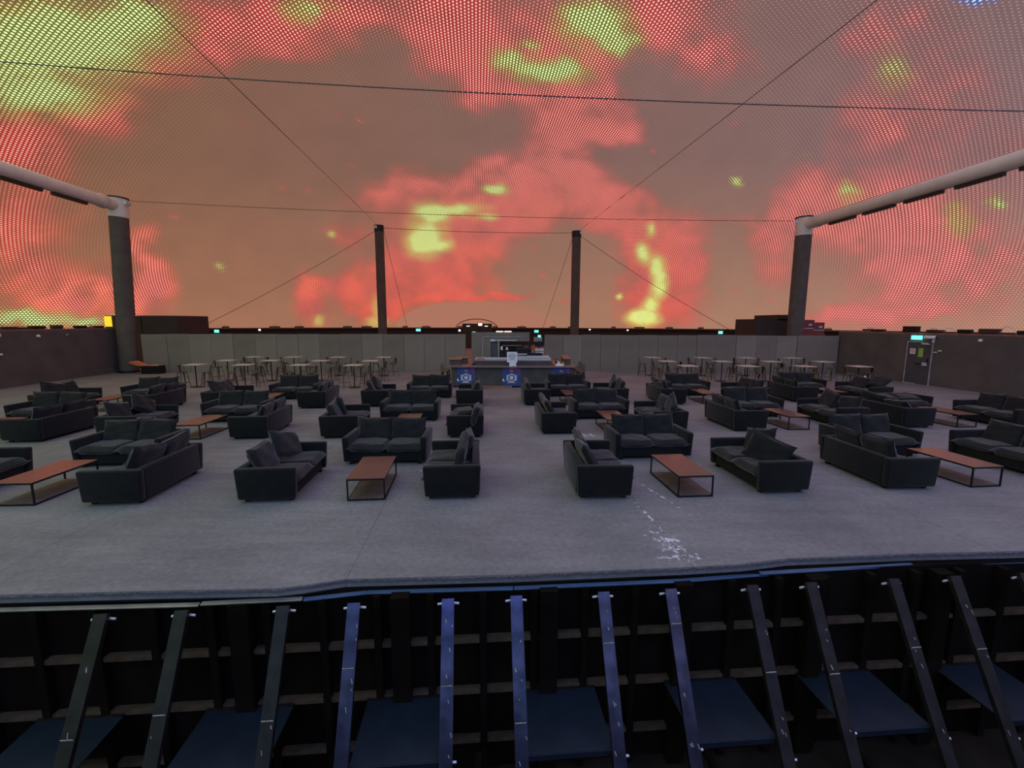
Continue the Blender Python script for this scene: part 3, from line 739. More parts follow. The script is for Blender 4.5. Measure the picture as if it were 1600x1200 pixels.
ROWN = {'K': 'front row', 'J': 'middle row', 'I': 'back row'}
ORD = {'K': ['leftmost', 'second', 'third', 'rightmost'], 'J': ['leftmost', 'second', 'third', 'fourth', 'fifth', 'rightmost'], 'I': ['leftmost', 'second', 'third', 'fourth', 'fifth', 'rightmost']}
POSE = {'L': 'at the left of the low table', 'C': 'facing camera behind the low table', 'R': 'at the right of the low table'}
FIT = dict(
K1L=(-9.21, 7.14, 4.5), K1C=(-7.78, 8.95, 4.5), K1R=(-6.29, 7.46, 5.0), K2L=(-3.96, 7.59, 5.5), K2C=(-2.57, 9.16, 2.0), K2R=(-1.03, 7.74, 4.8),
K3L=(1.49, 7.78, 1.6), K3C=(2.95, 9.56, 5.0), K3R=(4.53, 8.04, 4.5), K4L=(6.86, 8.23, 1.7), K4C=(7.95, 9.74, 4.5), K4R=(10.08, 8.78, 4.5),
J1C=(-13.1, 12.55, 5.5), J1R=(-11.62, 11.09, 4.0), J2L=(-9.67, 11.41, 4.5), J2C=(-7.97, 12.90, 4.5), J2R=(-6.51, 11.46, 5.7),
J3L=(-4.35, 11.56, 6.7), J3C=(-3.00, 13.16, 2.5), J3R=(-1.21, 11.66, 3.8), J4L=(1.16, 12.05, 3.5), J4C=(2.62, 13.49, 6.5), J4R=(4.11, 12.27, 3.6),
J5L=(6.27, 12.41, 4.0), J5C=(7.45, 13.86, 2.0), J5R=(9.30, 12.84, 3.0), J6L=(11.14, 12.87, 3.4), J6C=(12.48, 14.36, 6.0), J6R=(13.96, 12.68, 4.5),
I1L=(-14.68, 14.59, 4.5), I1C=(-13.0, 16.11, 5.4), I1R=(-11.75, 14.6, 5.5), I2L=(-9.77, 15.27, 5.0), I2C=(-8.12, 16.75, 4.5), I2R=(-6.71, 15.40, 5.8),
I3L=(-4.71, 15.73, 5.6), I3C=(-3.15, 17.12, 4.5), I3R=(-1.49, 15.85, 3.1), I4L=(.83, 16.06, 3.1), I4C=(2.19, 17.61, 4.3), I4R=(3.61, 16.31, 2.5),
I5L=(5.65, 16.31, 2.0), I5C=(6.95, 17.85, 3.1), I5R=(8.67, 16.56, 4.5), I6L=(10.66, 16.9, 2.5), I6C=(11.95, 18.45, 4.5), I6R=(13.37, 16.9, 3.5))
# loose handling of the back cushions, read off the photo: sofa -> [(dx, dy, dz, rx, ry, rz) for the two cushions]
MESSY = {
 'K2L': [(0.0, -.05, .03, -6, 0, 2), (.04, -.13, .07, -10, 16, -14)],
 'K2R': [(-.05, -.04, .03, -6, 0, 4), (.02, -.10, .10, 8, 14, -6)],
 'K3L': [(0, -.02, .04, -8, 6, 2), (0, -.07, .02, -4, -5, 0)],
 'K3R': [(.06, -.02, .05, 2, -12, 8), (-.02, -.26, .04, 6, 16, 34)],
 'K1R': [(0, -.02, .02, -4, 5, 0), (0, -.02, .03, -4, -8, 0)],
 'J2L': [(0, -.02, .03, 0, 10, 0), (.04, -.12, .08, -8, 28, -10)],
 'J3L': [(.06, -.05, .02, -10, 0, 4), (-.14, -.06, .08, -4, 10, 20)],
 'J4L': [(0, -.04, .05, -10, 4, 0), (0, -.04, .05, -10, -4, 0)],
 'J4R': [(0, 0, 0, 0, 0, 0), (.1, -.12, .06, 0, 24, -14)],
 'J5R': [(.04, -.08, .06, 0, 10, -8), (0, 0, .0, 0, -6, 0)],
 'J6L': [(0, -.1, -.06, -26, 4, 0), (.1, -.06, 0, -10, -8, 10)],
 'I1L': [(.1, -.06, .08, 0, 16, -10), (0, 0, .02, 0, -6, 0)],
 'I1R': [(0, -.04, .0, -8, 0, 0), (0, -.04, .02, -8, 5, 0)],
 'I2L': [(0, -.1, .08, -10, 10, -10), (0, -.04, .02, -4, -8, 8)],
 'I3L': [(0, -.06, .03, -8, 8, 6), (.0, -.12, .08, -4, 18, -8)],
 'I3R': [(0, -.06, .04, -8, 20, 8), (0, -.05, .02, -8, 0, 0)],
 'I4R': [(.1, -.1, .05, 0, 20, -14), (0, 0, .03, 0, 8, 0)],
 'I5L': [(0, -.04, .0, -8, 6, 0), (0, -.04, .04, -8, -6, 0)],
 'I6R': [(0, -.1, .02, -12, 5, 0), (0, .05, .12, -30, 5, 0)],
}
FLAT = {'J6C': [(-.02, -.16, -.12, -58, 0, 6), (.05, -.2, -.12, -60, 0, -8)], 'J3R': [(-.02, -.30, -.13, -66, 0, 12), (.25, .0, .0, 0, 0, 0)]}
proto = None
for nm, (x, y, deg) in FIT.items():
    kind = nm[2]
    rz = R(deg) + {'C': 0, 'L': PI / 2, 'R': -PI / 2}[kind]
    o_ = ORD[nm[0]][int(nm[1]) - 1]
    lab = 'black velvet two-seat sofa %s, %s, %s table' % (POSE[kind], ROWN[nm[0]], o_)
    grp = 'black sofas around the low tables'
    if proto is None:
        proto, kids0 = make_sofa((x, y, 0), rz, lab, grp); kids = kids0
        base_t = [(c.location.copy(), c.rotation_euler.copy()) for c in kids0]
        ref = proto
    else:
        r_, kids = copy_thing(proto, (x, y, 0), rz, lab, grp)
        for c, (lo, ro) in zip(kids, base_t): c.location = lo; c.rotation_euler = ro
    rg = random.Random(nm)
    adj = MESSY.get(nm) or FLAT.get(nm)
    for q in range(2):
        c = kids[6 + q]
        j = adj[q] if adj else (rg.uniform(-.015, .015), rg.uniform(-.03, .01), rg.uniform(-.01, .02), rg.uniform(-4, 4), rg.uniform(-3, 3), rg.uniform(-3, 3))
        c.location = base_t[6 + q][0] + Vector(j[:3]); e = base_t[6 + q][1]
        c.rotation_euler = (e[0] + R(j[3]), e[1] + R(j[4]), e[2] + R(j[5]))

# ------------------------------------------------------------------ low tables
def make_table(loc, rz, label, group):
    t = thing('coffee_table', label, 'table', loc, rz, group); k = []
    w, l, h, s = .60, 1.20, .372, .022
    k.append(MB().box(0, 0, h - .006, w, l, .012).build('tabletop', M_TOP, t))
    fr = MB()
    for z in (h - .022, .012):
        for sx in (-1, 1): fr.box(sx * (w / 2 - s / 2), 0, z, s, l, s)
        for sy in (-1, 1): fr.box(0, sy * (l / 2 - s / 2), z, w - 2 * s, s, s)
    k.append(fr.build('frame', M_BLACK, t))
    for sx in (-1, 1):
        for sy in (-1, 1):
            k.append(MB().box(sx * (w / 2 - s / 2), sy * (l / 2 - s / 2), h / 2 - .005, s, s, h - .05).build('leg', M_BLACK, t))
    k.append(MB().box(0, 0, .026, w - 2 * s, l - 2 * s, .008).build('lower_shelf', M_SHELF, t))
    KIDS[t.name] = k; return t
TAB = dict(K1=(-7.76, 7.23, 3.5), K2=(-2.40, 7.49, 5.6), K3=(2.99, 7.68, 4.4), K4=(8.30, 8.18, 6.0), J1=(-12.87, 10.84, 4.5), J2=(-7.91, 11.21, 2.8), J3=(-2.70, 11.47, 4.3),
           J4=(2.73, 11.96, 3.6), J5=(7.70, 12.41, 3.8), J6=(12.56, 12.75, 5.0), I1=(-13.2, 14.6, 5.0), I2=(-8.26, 15.02, 4.5), I3=(-3.0, 15.6, 4.4), I4=(2.12, 15.98, 4.5), I5=(7.05, 16.3, 2.0), I6=(11.95, 16.75, 2.0))
tp = None
for nm, (x, y, deg) in TAB.items():
    lab = 'low brown coffee table with black steel frame, %s, %s of its row' % (ROWN[nm[0]], ORD[nm[0]][int(nm[1]) - 1])
    if tp is None: tp = make_table((x, y, 0), R(deg), lab, 'low coffee tables')
    else: copy_thing(tp, (x, y, 0), R(deg), lab, 'low coffee tables')

# ------------------------------------------------------------------ high tables and bar stools
def make_high(loc, rz, label, group):
    t = thing('bar_table', label, 'table', loc, rz, group); k = []
    k.append(MB().box(0, 0, .99, .70, .70, .025, bevel=.006).build('tabletop', M_BTOP, t))
    k.append(MB().tube([(0, 0, .03), (0, 0, .97)], .024, 10).build('pole', M_BLACK, t, smooth=True))
    b = MB(); b.box(0, 0, .965, .3, .04, .02).box(0, 0, .965, .04, .3, .02)
    k.append(b.build('top_bracket', M_BLACK, t))
    b = MB(); b.tube([(0, 0, 0), (0, 0, .018)], .25, 24); b.tube([(0, 0, .018), (0, 0, .05)], .06, 16, r2=.03)
    k.append(b.build('base', M_BLACK, t, smooth=True))
    KIDS[t.name] = k; return t
def make_stool(loc, rz, label, group):
    """sheet-metal bar stool, its back at local -x"""
    t = thing('bar_stool', label, 'stool', loc, rz, group); k = []
    s = MB(); s.box(0, 0, .675, .30, .30, .022, bevel=.01); s.box(0, 0, .655, .27, .27, .03)
    k.append(s.build('seat', M_STOOLSEAT, t))
    for sx in (-1, 1):
        for sy in (-1, 1):
            top = Vector((sx * .115, sy * .115, .655)); bot = Vector((sx * .205, sy * .205, 0))
            m = MB(); d = (bot - top)
            a = [top + Vector(v) for v in ((-.026, -.004, 0), (.026, -.004, 0), (.026, .004, 0), (-.026, .004, 0))]
            rot = math.atan2(sy, sx) + PI / 2
            def ring(c, w, th):
                rm = Matrix.Rotation(rot, 3, 'Z')
                return [m.bm.verts.new(c + rm @ Vector(v)) for v in ((-w, -th, 0), (w, -th, 0), (w, th, 0), (-w, th, 0))]
            r1 = ring(top, .034, .006); r2 = ring(bot, .014, .009)
            for q in range(4): m.bm.faces.new((r1[q], r1[(q + 1) % 4], r2[(q + 1) % 4], r2[q]))
            m.bm.faces.new(r1[::-1]); m.bm.faces.new(r2)
            k.append(m.build('leg', M_STOOL, t))
    f = .176; m = MB()
    for a, b in (((-f, -f), (f, -f)), ((f, -f), (f, f)), ((f, f), (-f, f)), ((-f, f), (-f, -f))):
        m.tube([(a[0], a[1], .21), (b[0], b[1], .21)], .009, 6)
    k.append(m.build('footrest', M_STOOL, t))
    m = MB(); pts = []
    for q in range(13):
        a = -PI / 2 + PI * q / 12
        pts.append((-.135 - .085 * math.cos(a) * 0.6, .15 * math.sin(a), .68 + .285 * math.cos(a) ** .5 if math.cos(a) > 0 else .68))
    m.tube(pts, .013, 6)
    k.append(m.build('back_hoop', M_STOOL, t))
    m = MB(); m.bm.faces.new([m.bm.verts.new(v) for v in ((-.150, -.045, .68), (-.150, .045, .68), (-.186, .055, .955), (-.186, -.055, .955))])
    bmesh.ops.solidify(m.bm, geom=m.bm.faces[:], thickness=.006)
    k.append(m.build('back_splat', M_STOOL, t))
    KIDS[t.name] = k; return t
HIGH = []
for side, cols, rows in (('left', (-13.85, -11.68, -9.28, -6.88), (19.5, 21.7, 23.95)), ('right', (7.60, 10.33, 12.72, 15.25), (19.6, 21.95, 24.35))):
    for ci, x in enumerate(cols):
        for ri, y in enumerate(rows):
            HIGH.append((side, ci, ri, x, y))
ADJ = {('left', 0, 2): .1, ('right', 0, 0): .15, ('right', 2, 0): .1}
hp = sp_ = None
RN = ['nearest', 'middle', 'farthest']; CN = ['first', 'second', 'third', 'fourth']
rg = random.Random(12)
for side, ci, ri, x, y in HIGH:
    x += ADJ.get((side, ci, ri), 0) + rg.uniform(-.04, .04)
    lab = 'high square bar table %s of the bar, %s row, %s from left' % (side, RN[ri], CN[ci])
    rz = R(4.5 + rg.uniform(-3, 3))
    if hp is None: hp = make_high((x, y, 0), rz, lab, 'high bar tables')
    else: copy_thing(hp, (x, y, 0), rz, lab, 'high bar tables')
    for sgn in (-1, 1):
        sx = x + sgn * (.50 + rg.uniform(-.06, .10)); sy = y + rg.uniform(-.10, .16)
        srz = (0 if sgn < 0 else PI) + R(rg.uniform(-28, 28))
        if side == 'right' and sgn > 0: srz += R(10)
        lab = 'metal bar stool %s of high table: %s of bar, %s row, %s' % ('left' if sgn < 0 else 'right', side, RN[ri], CN[ci])
        if sp_ is None: sp_ = make_stool((sx, sy, 0), srz, lab, 'bar stools at the high tables')
        else: copy_thing(sp_, (sx, sy, 0), srz, lab, 'bar stools at the high tables')

# ------------------------------------------------------------------ the bar
def build_bar():
    t = thing('bar_counter', 'dark grey square bar counter with blue posters on its front', 'counter', (0, 0, 0), 0)
    y0 = 19.55
    MB().box(.02, y0 + .3, .50, 5.36, .55, .84).build('front_panel', M_BAR, t)
    MB().box(.02, y0 + .22, .92, 5.46, .66, .045, bevel=.008).build('counter_top', M_BARTOP, t)
    MB().box(.02, y0 + .3, .06, 5.2, .5, .1).build('plinth', M_DARK, t)
    MB().box(-2.38, 21.3, .47, .55, 3.0, .88).build('side_panel', M_BAR, t)
    MB().box(2.42, 21.3, .47, .55, 3.0, .88).build('side_panel', M_BAR, t)
    MB().box(-2.30, 21.3, .935, .95, 3.3, .05, bevel=.008).build('side_top', M_WOOD, t)
    MB().box(2.34, 21.3, .935, .95, 3.3, .05, bevel=.008).build('side_top', M_WOOD, t)
    MB().box(.05, y0 + .52, 1.03, 3.45, .06, .2).build('upstand', M_BAR, t)
    MB().box(.05, y0 + .68, 1.135, 3.55, .42, .03, bevel=.006).build('service_shelf', M_BARTOP, t)
    return t
build_bar()
tag(MB().box(0, 0, 0, 1.5, .22, .09).box(-.25, -.12, .0, .4, .02, .08).build('timber_board', M_WOOD, loc=(-.75, 19.42, .046)), 'reddish timber base board lying against the bar foot', 'board')
for i, (x, lab) in enumerate(((-2.02, 'blue poster with white plate and cutlery, left on the bar front'), (-.02, 'blue poster with white plate and cutlery, centre of the bar front'), (2.16, 'blue poster with white plate and cutlery, right on the bar front'))):
    p = thing('blue_poster', lab, 'poster', (x, 19.56, .49), 0, 'blue posters on the bar')
    MB().box(0, 0, 0, .80, .016, .80).build('panel', M_BLUE, p)
    W = MB()
    W.tube([(.165 * math.cos(2 * PI * k / 24), -.014, -.05 + .165 * math.sin(2 * PI * k / 24)) for k in range(25)], .020, 6)
    W.build('plate_ring', M_WHITE, p)
    W = MB(); W.tube([(.07 * math.cos(2 * PI * k / 16), -.014, -.045 + .075 * math.sin(2 * PI * k / 16)) for k in range(17)], .018, 6)
    W.poly([(-.05, -.018, -.03), (0, -.018, -.11), (.05, -.018, -.03), (0, -.018, .0)])
    W.build('plate_emblem', M_PAPER, p)
    F = MB(); F.box(-.205, -.012, -.05, .03, .01, .27).box(-.18, -.012, .05, .06, .01, .02)
    F.build('fork', M_WHITE, p)
    F = MB(); F.box(.205, -.012, -.05, .035, .01, .27).box(.18, -.012, -.13, .03, .01, .04).build('knife', M_WHITE, p)
    F = MB(); F.prism([(-.18, -.27), (.19, -.27), (.12, -.245), (-.02, -.25), (-.17, -.23)], -.004, .004, Matrix.Translation((0, -.012, 0)) @ Matrix.Rotation(PI / 2, 4, 'X')); F.build('swoosh', M_WHITE, p)
    F = MB(); F.prism([(-.40, -.2), (-.30, -.2), (-.385, -.05)], -.004, .004, Matrix.Translation((0, -.012, 0)) @ Matrix.Rotation(PI / 2, 4, 'X')); F.build('corner_triangle', M_PAPER, p)
    F = MB(); F.box(-.045, -.012, .28, .025, .01, .09).box(-.03, -.012, .23, .06, .01, .02).tube([(.02 + .03 * math.cos(2 * PI * k / 10), -.012, .255 + .03 * math.sin(2 * PI * k / 10)) for k in range(11)], .010, 5)
    F.box(.07, -.012, .26, .02, .01, .05).build('script_mark', mat('peach_print', (226, 170, 140), .6), p)
    F = MB()
    for dx, dz, s in ((.26, .32, .05), (.30, .26, .06), (.35, .33, .05), (.33, .2, .05), (.36, .13, .04), (.3, .17, .03)): F.box(dx, -.012, dz, s, .01, s, rz=0)
    F.build('confetti', M_RED, p)

t = thing('notice_sign', 'white printed notice sheet standing on the bar', 'sign', (-.0, 19.66, .945))
MB().box(0, 0, .40, .45, .012, .46).build('sheet', M_PAPER, t)
m = MB()
for k, w in enumerate((.08, .30, .34, .34, .30, .16, .26)): m.box(0, -.010, .56 - .045 * k, w, .004, .014)
m.build('printed_lines', M_INK, t)
MB().tube([(0, .02, 0), (0, .02, .2)], .012, 6).box(0, .02, .01, .18, .1, .02).build('stand', M_BLACK, t)
t = thing('counter_card', 'white and red card hanging on the bar front below the notice', 'sign', (.03, 19.50, .93))
MB().box(0, 0, .06, .30, .012, .28).build('card', M_PAPER, t)
MB().box(0, -.01, -.05, .28, .006, .08).box(.05, -.01, .03, .1, .006, .02).build('red_band', M_RED, t)

# back-bar wall with recess
def build_backbar():
    t = thing('back_bar_unit', 'tall grey back bar cabinet with open recess behind the counter', 'cabinet', (0, 0, 0))
    y = 22.1
    MB().box(-1.72, y, 1.19, .55, .06, 2.38).box(-.30, y, 2.16, 2.3, .06, .44).box(-1.3, y + .0, 1.1, .5, .07, 2.0).build('wall_board', M_PANEL, t)
    MB().box(-.9, y + .3, 1.2, .5, .5, 1.5).build('tall_door', mat('cabinet_grey', (88, 84, 88), .6, var=.1), t)
    MB().box(.1, y + .55, 1.1, 1.7, .06, 1.9).build('recess_back', M_DARK, t)
    fr = MB(); fr.box(-1.44, y - .05, 1.45, .02, .03, 1.4).box(-.5, y - .05, 2.14, 1.9, .03, .015).box(-.42, y - .05, 1.98, 1.3, .03, .05)
    fr.build('edge_profile', M_STAIN, t)
    MB().box(-.66, y - .05, 1.52, .06, .08, .85).build('light_jamb', mat('pale_jamb', (176, 168, 160), .6), t)
    MB().box(-.95, y - .06, 1.98, .22, .02, .08).build('label_plate', M_WHITE, t)
    MB().box(.0, y + .2, 1.72, 1.0, .4, .04).box(.0, y + .2, 1.1, 1.3, .4, .04).build('shelf', M_BARTOP, t)
    return t
build_backbar()
t = thing('bar_sink_unit', 'long stainless steel bar sink unit behind the counter shelf', 'sink', (-.0, 20.95, 0))
MB().box(.05, 0, .55, 3.45, .5, 1.0).build('cabinet', M_DARK, t)
MB().box(.05, 0, 1.14, 3.5, .55, .16, bevel=.01).build('steel_top', M_STAIN, t)
m = MB()
for k in range(9): m.box(-1.05 + k * .16, -.285, 1.09, .10, .02, .03)
m.build('vent_slots', M_BLACK, t)
t2 = MB().tube([(.17 * math.cos(2 * PI * k / 16) - 1.45, 20.95 - .29, 1.15 + .06 * math.sin(2 * PI * k / 16)) for k in range(17)], .018, 6).build('round_label', M_RED)
t2.parent = t; t2.location = (0, -20.95, 0)
t = thing('coffee_machine', 'black espresso machine on the back bar', 'machine', (.55, 21.6, 1.22))
MB().box(0, 0, .25, .75, .45, .34, bevel=.03).build('body', M_BLACK, t)
MB().box(-.1, -.24, .14, .5, .05, .05).build('group_head', M_STAIN, t)
MB().box(0, -.05, .03, .8, .5, .06).build('drip_tray', M_STAIN, t)
MB().box(.12, 0, .47, .24, .3, .12, bevel=.02).build('bean_hopper', M_GLASSY, t)
t = thing('stacked_cups', 'stacked dark trays and cups on the left of the back bar recess', 'cups', (-.35, 21.62, 1.22), 0)
MB().box(0, 0, .1, .5, .3, .2).box(.0, .02, .27, .42, .26, .12).build('tray_stack', M_BLACK, t)
MB().tube([(-.15, -.1, .33), (-.15, -.1, .5)], .05, 10).tube([(.1, -.1, .33), (.1, -.1, .45)], .05, 10).build('cup', M_WHITE, t)
t = thing('point_of_sale', 'black till monitor with stacked trays right of the coffee machine', 'till', (1.22, 21.3, 1.22))
MB().box(.05, 0, .62, .42, .05, .26).build('screen', M_BLACK, t)
MB().box(.05, .03, .25, .05, .05, .5).build('stand', M_BLACK, t)
MB().box(.08, 0, .36, .40, .2, .1).box(.08, 0, .22, .38, .2, .08).build('tray', M_STAIN, t)
tag(MB().box(0, 0, 0, .4, .3, .22, bevel=.01).box(0, -.155, .03, .3, .01, .04).build('carton', mat('grey_carton', (150, 140, 130), .8, var=.3), loc=(1.25, 21.9, 2.03)), 'grey carton on top of the till shelf', 'box')
t = thing('display_rail', 'small shelf of dark glassware right of the notice', 'shelf', (.95, 20.9, 1.22))
MB().box(.25, 0, .06, 1.05, .3, .08).build('board', M_STAIN, t)
MB().box(.1, .1, .16, .7, .2, .12).build('tray', M_BLACK, t)
# crates on the left wing and goods on the right wing
for k, (x, y, lab) in enumerate(((-2.55, 20.15, 'grey wooden crate on the left bar wing, nearer one'), (-2.32, 21.0, 'grey wooden crate on the left bar wing, farther one'))):
    t = thing('serving_crate', lab, 'crate', (x, y, .96), R(5), 'crates on the bar wing')
    MB().box(0, 0, .12, .5, .62, .24).build('body', M_BAR, t)
    MB().box(0, 0, .26, .58, .7, .03).build('lid', M_WOOD, t)
t = thing('serving_crate', 'long wooden topped box along the right bar wing', 'crate', (2.55, 21.3, .96), R(-3), 'crates on the bar wing')
MB().box(0, 0, .13, .3, 2.2, .26).build('body', M_BAR, t)
MB().box(0, 0, .275, .36, 2.3, .03).build('lid', M_WOOD, t)
for k, (x, y, h, m, lab) in enumerate(((2.02, 20.4, .26, M_BLACK, 'black bottle on the right bar wing, tallest'), (2.12, 20.15, .2, M_WHITE, 'white jar on the right bar wing'), (1.96, 20.0, .15, M_GLASSY, 'amber jar at the front of the right bar wing'), (2.3, 20.05, .17, M_GREEN, 'green jar at the outer end of the right wing'), (2.1, 20.7, .22, M_WHITE, 'white bottle behind the black one on the right wing'))):
    t = thing('bottle', lab, 'bottle', (x, y, .96), 0, 'bottles and jars on the bar wing')
    MB().tube([(0, 0, 0), (0, 0, h * .65), (0, 0, h * .78)], .045, 12, r2=.03).build('body', m, t, smooth=True)
    MB().tube([(0, 0, h * .78), (0, 0, h)], .018, 10).build('cap', M_BLACK, t, smooth=True)
tag(MB().box(0, 0, 0, .34, .26, .08, bevel=.01).build('paper_tray', M_PAPER, loc=(2.1, 19.8, .99)), 'white paper tray on the right corner of the bar', 'tray')
for k, (x, y, rz, lab) in enumerate(((-3.05, 20.2, 0, 'bar stool at the left side of the bar, nearest'), (-3.1, 21.1, .2, 'bar stool at the left side of the bar, farther'),
                                  (3.12, 20.1, PI, 'bar stool at the right side of the bar, nearest'), (3.15, 20.75, PI - .1, 'bar stool at the right side of the bar, second'),
                                  (3.12, 21.4, PI + .1, 'bar stool at the right side of the bar, third'), (3.15, 22.05, PI, 'bar stool at the right side of the bar, farthest'))):
    copy_thing(sp_, (x, y, 0), rz, lab, 'bar stools beside the bar')

# ------------------------------------------------------------------ far side, beyond the partitions
def block(name, label, x0, x1, y0, y1, z1):
    t = thing(name, label, 'cabin', ((x0 + x1) / 2, (y0 + y1) / 2, 0), 0)
    MB().box(0, 0, z1 / 2, x1 - x0, y1 - y0, z1).build('shell', M_DARK, t)
    return t
t = block('plant_cabin', 'dark brown cabin behind the left column', -24.5, -20.15, 27.2, 30.0, 3.2)
MB().box(-.0, -1.41, 2.66, .03, .03, 1.05).build('panel_joint', M_BLACK, t)
MB().box(-.1, -1.42, 1.05, 1.1, .04, 2.1).build('door', mat('brown_door', (74, 46, 42), .7), t)
MB().box(.32, -1.46, 1.05, .05, .04, 1.85).build('door_edge', mat('pale_edge', (190, 170, 160), .6), t)
MB().box(-1.95, -1.43, 2.85, .42, .04, .62).build('lit_pane', M_YELL, t)
t = thing('orange_top_cart', 'low dark cart with a raised orange lid beside the left column', 'cart', (-20.0, 24.6, 0), R(4))
MB().box(.2, 0, .22, .95, .5, .44).build('body', M_BLACK, t)
m = MB(); m.prism([(-.9, .66), (-.72, .70), (-.45, .58), (-.1, .44), (-.1, .41), (-.5, .47), (-.8, .58)], -.25, .25, Matrix.Rotation(PI / 2, 4, 'X')); m.build('raised_lid', M_ORANGE, t)
MB().box(.22, 0, .46, .8, .5, .03).box(.45, -.1, .49, .4, .2, .05).build('top', mat('pink_orange_top', (206, 132, 120), .5), t)

t = block('tech_cabin', 'brown technical cabin with stepped roof behind the right partition', 15.8, 18.0, 29.2, 32.0, 3.12)
MB().box(.65, 0, 3.22, .9, 2.8, .35).build('raised_roof', M_DARK, t)
M_CASE = mat('red_lit_case', (126, 60, 56), .6, var=.2)  # red screen light on the cases put into the base colour
for x, y, sx, z0, z1, lab in ((19.1, 29.6, .85, 0, 2.3, 'reddish equipment rack beside the right column, lower left'), (19.95, 29.7, .8, 0, 2.2, 'reddish equipment rack beside the right column, lower right'),
                              (19.15, 29.6, .75, 2.3, 3.08, 'reddish case stacked on the rack, taller'), (19.9, 29.7, .72, 2.2, 2.92, 'reddish case stacked on the rack, shorter')):
    t = thing('equipment_case', lab, 'case', (x, y, z0), 0, 'equipment cases by the right column')
    MB().box(0, 0, (z1 - z0) / 2, sx, .8, z1 - z0, bevel=.02).build('body', M_CASE, t)
    MB().box(.1, -.41, (z1 - z0) * .6, sx * .3, .03, .12).box(0, -.41, (z1 - z0) * .3, sx * .9, .03, .04).build('front_panel', M_STAIN, t)

def tunnel():
    t = thing('entrance_tunnel', 'dark entrance portal with a curved hoop at the far side', 'entrance', (-3.92, 50.0, 0))
    MB().box(0, 1, 1.36, 3.2, 2.0, 2.72).build('portal', M_DARK, t)
    m = MB(); m.tube([(2.35 * math.cos(PI * k / 24), 0, 1.9 + 1.32 * math.sin(PI * k / 24) ** .8) for k in range(25)], .045, 8)
    m.build('hoop', M_BLACK, t)
    MB().box(-.95, -.03, 2.45, .35, .05, .07).box(1.05, -.03, 2.45, .35, .05, .07).build('spot_lamp', M_LAMP, t)
    MB().tube([(.3, -.05, 0), (.3, -.05, 2.7)], .03, 6).build('mast', M_BLACK, t)
tunnel()
def far_sign(x, y, z, lab, m=M_EXIT, w=.5, h=.28, cat='sign'):
    t = thing('exit_sign' if m is M_EXIT else 'wall_lamp', lab, cat, (x, y, 0))
    MB().tube([(0, .04, 0), (0, .04, z + h * .4)], .03, 6).build('post', M_BLACK, t)
    MB().box(0, 0, z, w, .05, h).build('panel', m, t)
for a in ((-29.3, 39.8, 2.0, 'cyan exit sign far left beyond the partition, leftmost', M_EXIT, .5, .3), (-27.2, 41.5, 1.98, 'cyan exit sign far left beyond the partition, second', M_EXIT, .42, .26),
          (-10.4, 50, 2.0, 'pale exit sign right of the left inner column', M_EXIT, .5, .28), (-3.45, 48.8, 2.62, 'white exit sign on the entrance portal mast', M_LAMP, .4, .25),
          (-3.9, 46, 1.78, 'small exit sign in the gap left of the back bar', M_EXIT, .3, .28),
          (2.42, 45, 1.99, 'cyan exit sign beyond the gap right of the bar, upper', M_EXIT, .42, .24), (2.3, 38, 1.62, 'cyan exit sign beyond the gap right of the bar, lower', M_EXIT, .26, .38),
          (20.8, 45, 1.93, 'cyan exit sign beyond the right partition, left one', M_EXIT, .42, .28), (21.25, 40, 2.05, 'cyan exit sign beyond the right partition, right one', M_EXIT, .42, .28),
          (-1.25, 45, 1.93, 'long pinkish white light beyond the back bar, left one', M_REDLAMP, .72, .17), (-.42, 45, 1.93, 'long pinkish white light beyond the back bar, right one', M_REDLAMP, .72, .17),
          (-25.2, 45, 2.05, 'small round white lamp on the far ring, left', M_LAMP, .2, .18), (-5.6, 48, 2.0, 'small round white lamp beside the entrance portal', M_LAMP, .2, .2),
          (8.6, 50, 2.1, 'small white lamp on the far ring right of the inner column', M_LAMP, .18, .14), (12.8, 50, 2.05, 'small white lamp on the far ring at the fire glow', M_LAMP, .18, .14)):
    far_sign(a[0], a[1], a[2], a[3], a[4], a[5], a[6])
# small floodlights and cable loops along the far ring and on the side walls
rg = random.Random(31)
names = []
bx, by = room(0, 14)
for k in range(26):
    ang = R(30 + k * 4.8 + rg.uniform(-1.2, 1.2)) + YAW
    x = bx + 43.6 * math.cos(ang); y = by + 43.6 * math.sin(ang)
    t = thing('floodlight', 'small dark floodlight on the rim of the far ring wall', 'floodlight', (x, y, 2.2), ang + PI / 2, 'floodlights along the far ring')
    MB().box(0, 0, .09, rg.uniform(.5, 1.2), .2, .14).build('head', M_BLACK, t)
    MB().tube([(-.3, -.1, 0), (-.2, -.1, .22), (.1, -.1, .24), (.25, -.1, 0)], .02, 6).build('cable_loop', M_CABLE, t)
def wall_top_item(p, rz, w, h, lab, m, arc=False):
    t = thing('wash_light', lab, 'floodlight', tuple(p), rz, None)
    MB().box(0, 0, h / 2 + .02, w, .2, h, bevel=.01).build('head', m, t)
    MB().box(0, 0, .02, w * .6, .3, .04).build('base_plate', M_BLACK, t)
    if arc: MB().tube([(w * .5, 0, .05), (w * .7, 0, h + .12), (w * 1.1, 0, h + .05), (w * 1.3, 0, 0)], .014, 6).build('power_cord', M_STAIN, t)
LT = [(1.0, .6, .10, False), (2.1, .6, .12, True), (3.4, .5, .16, False), (4.4, .7, .12, True), (5.7, .6, .10, False), (6.6, .6, .14, True), (7.9, .6, .12, False)]
for i, (s, w, h, arc) in enumerate(LT):
    p = wl_point(s, 2.49); p.x -= .15
    wall_top_item(p, R(95), w, h, 'dark wash light on top of the left wall, %s from the column' % ['first', 'second', 'third', 'fourth', 'fifth', 'sixth', 'seventh'][i], M_BLACK if i % 2 else M_DARK, arc)
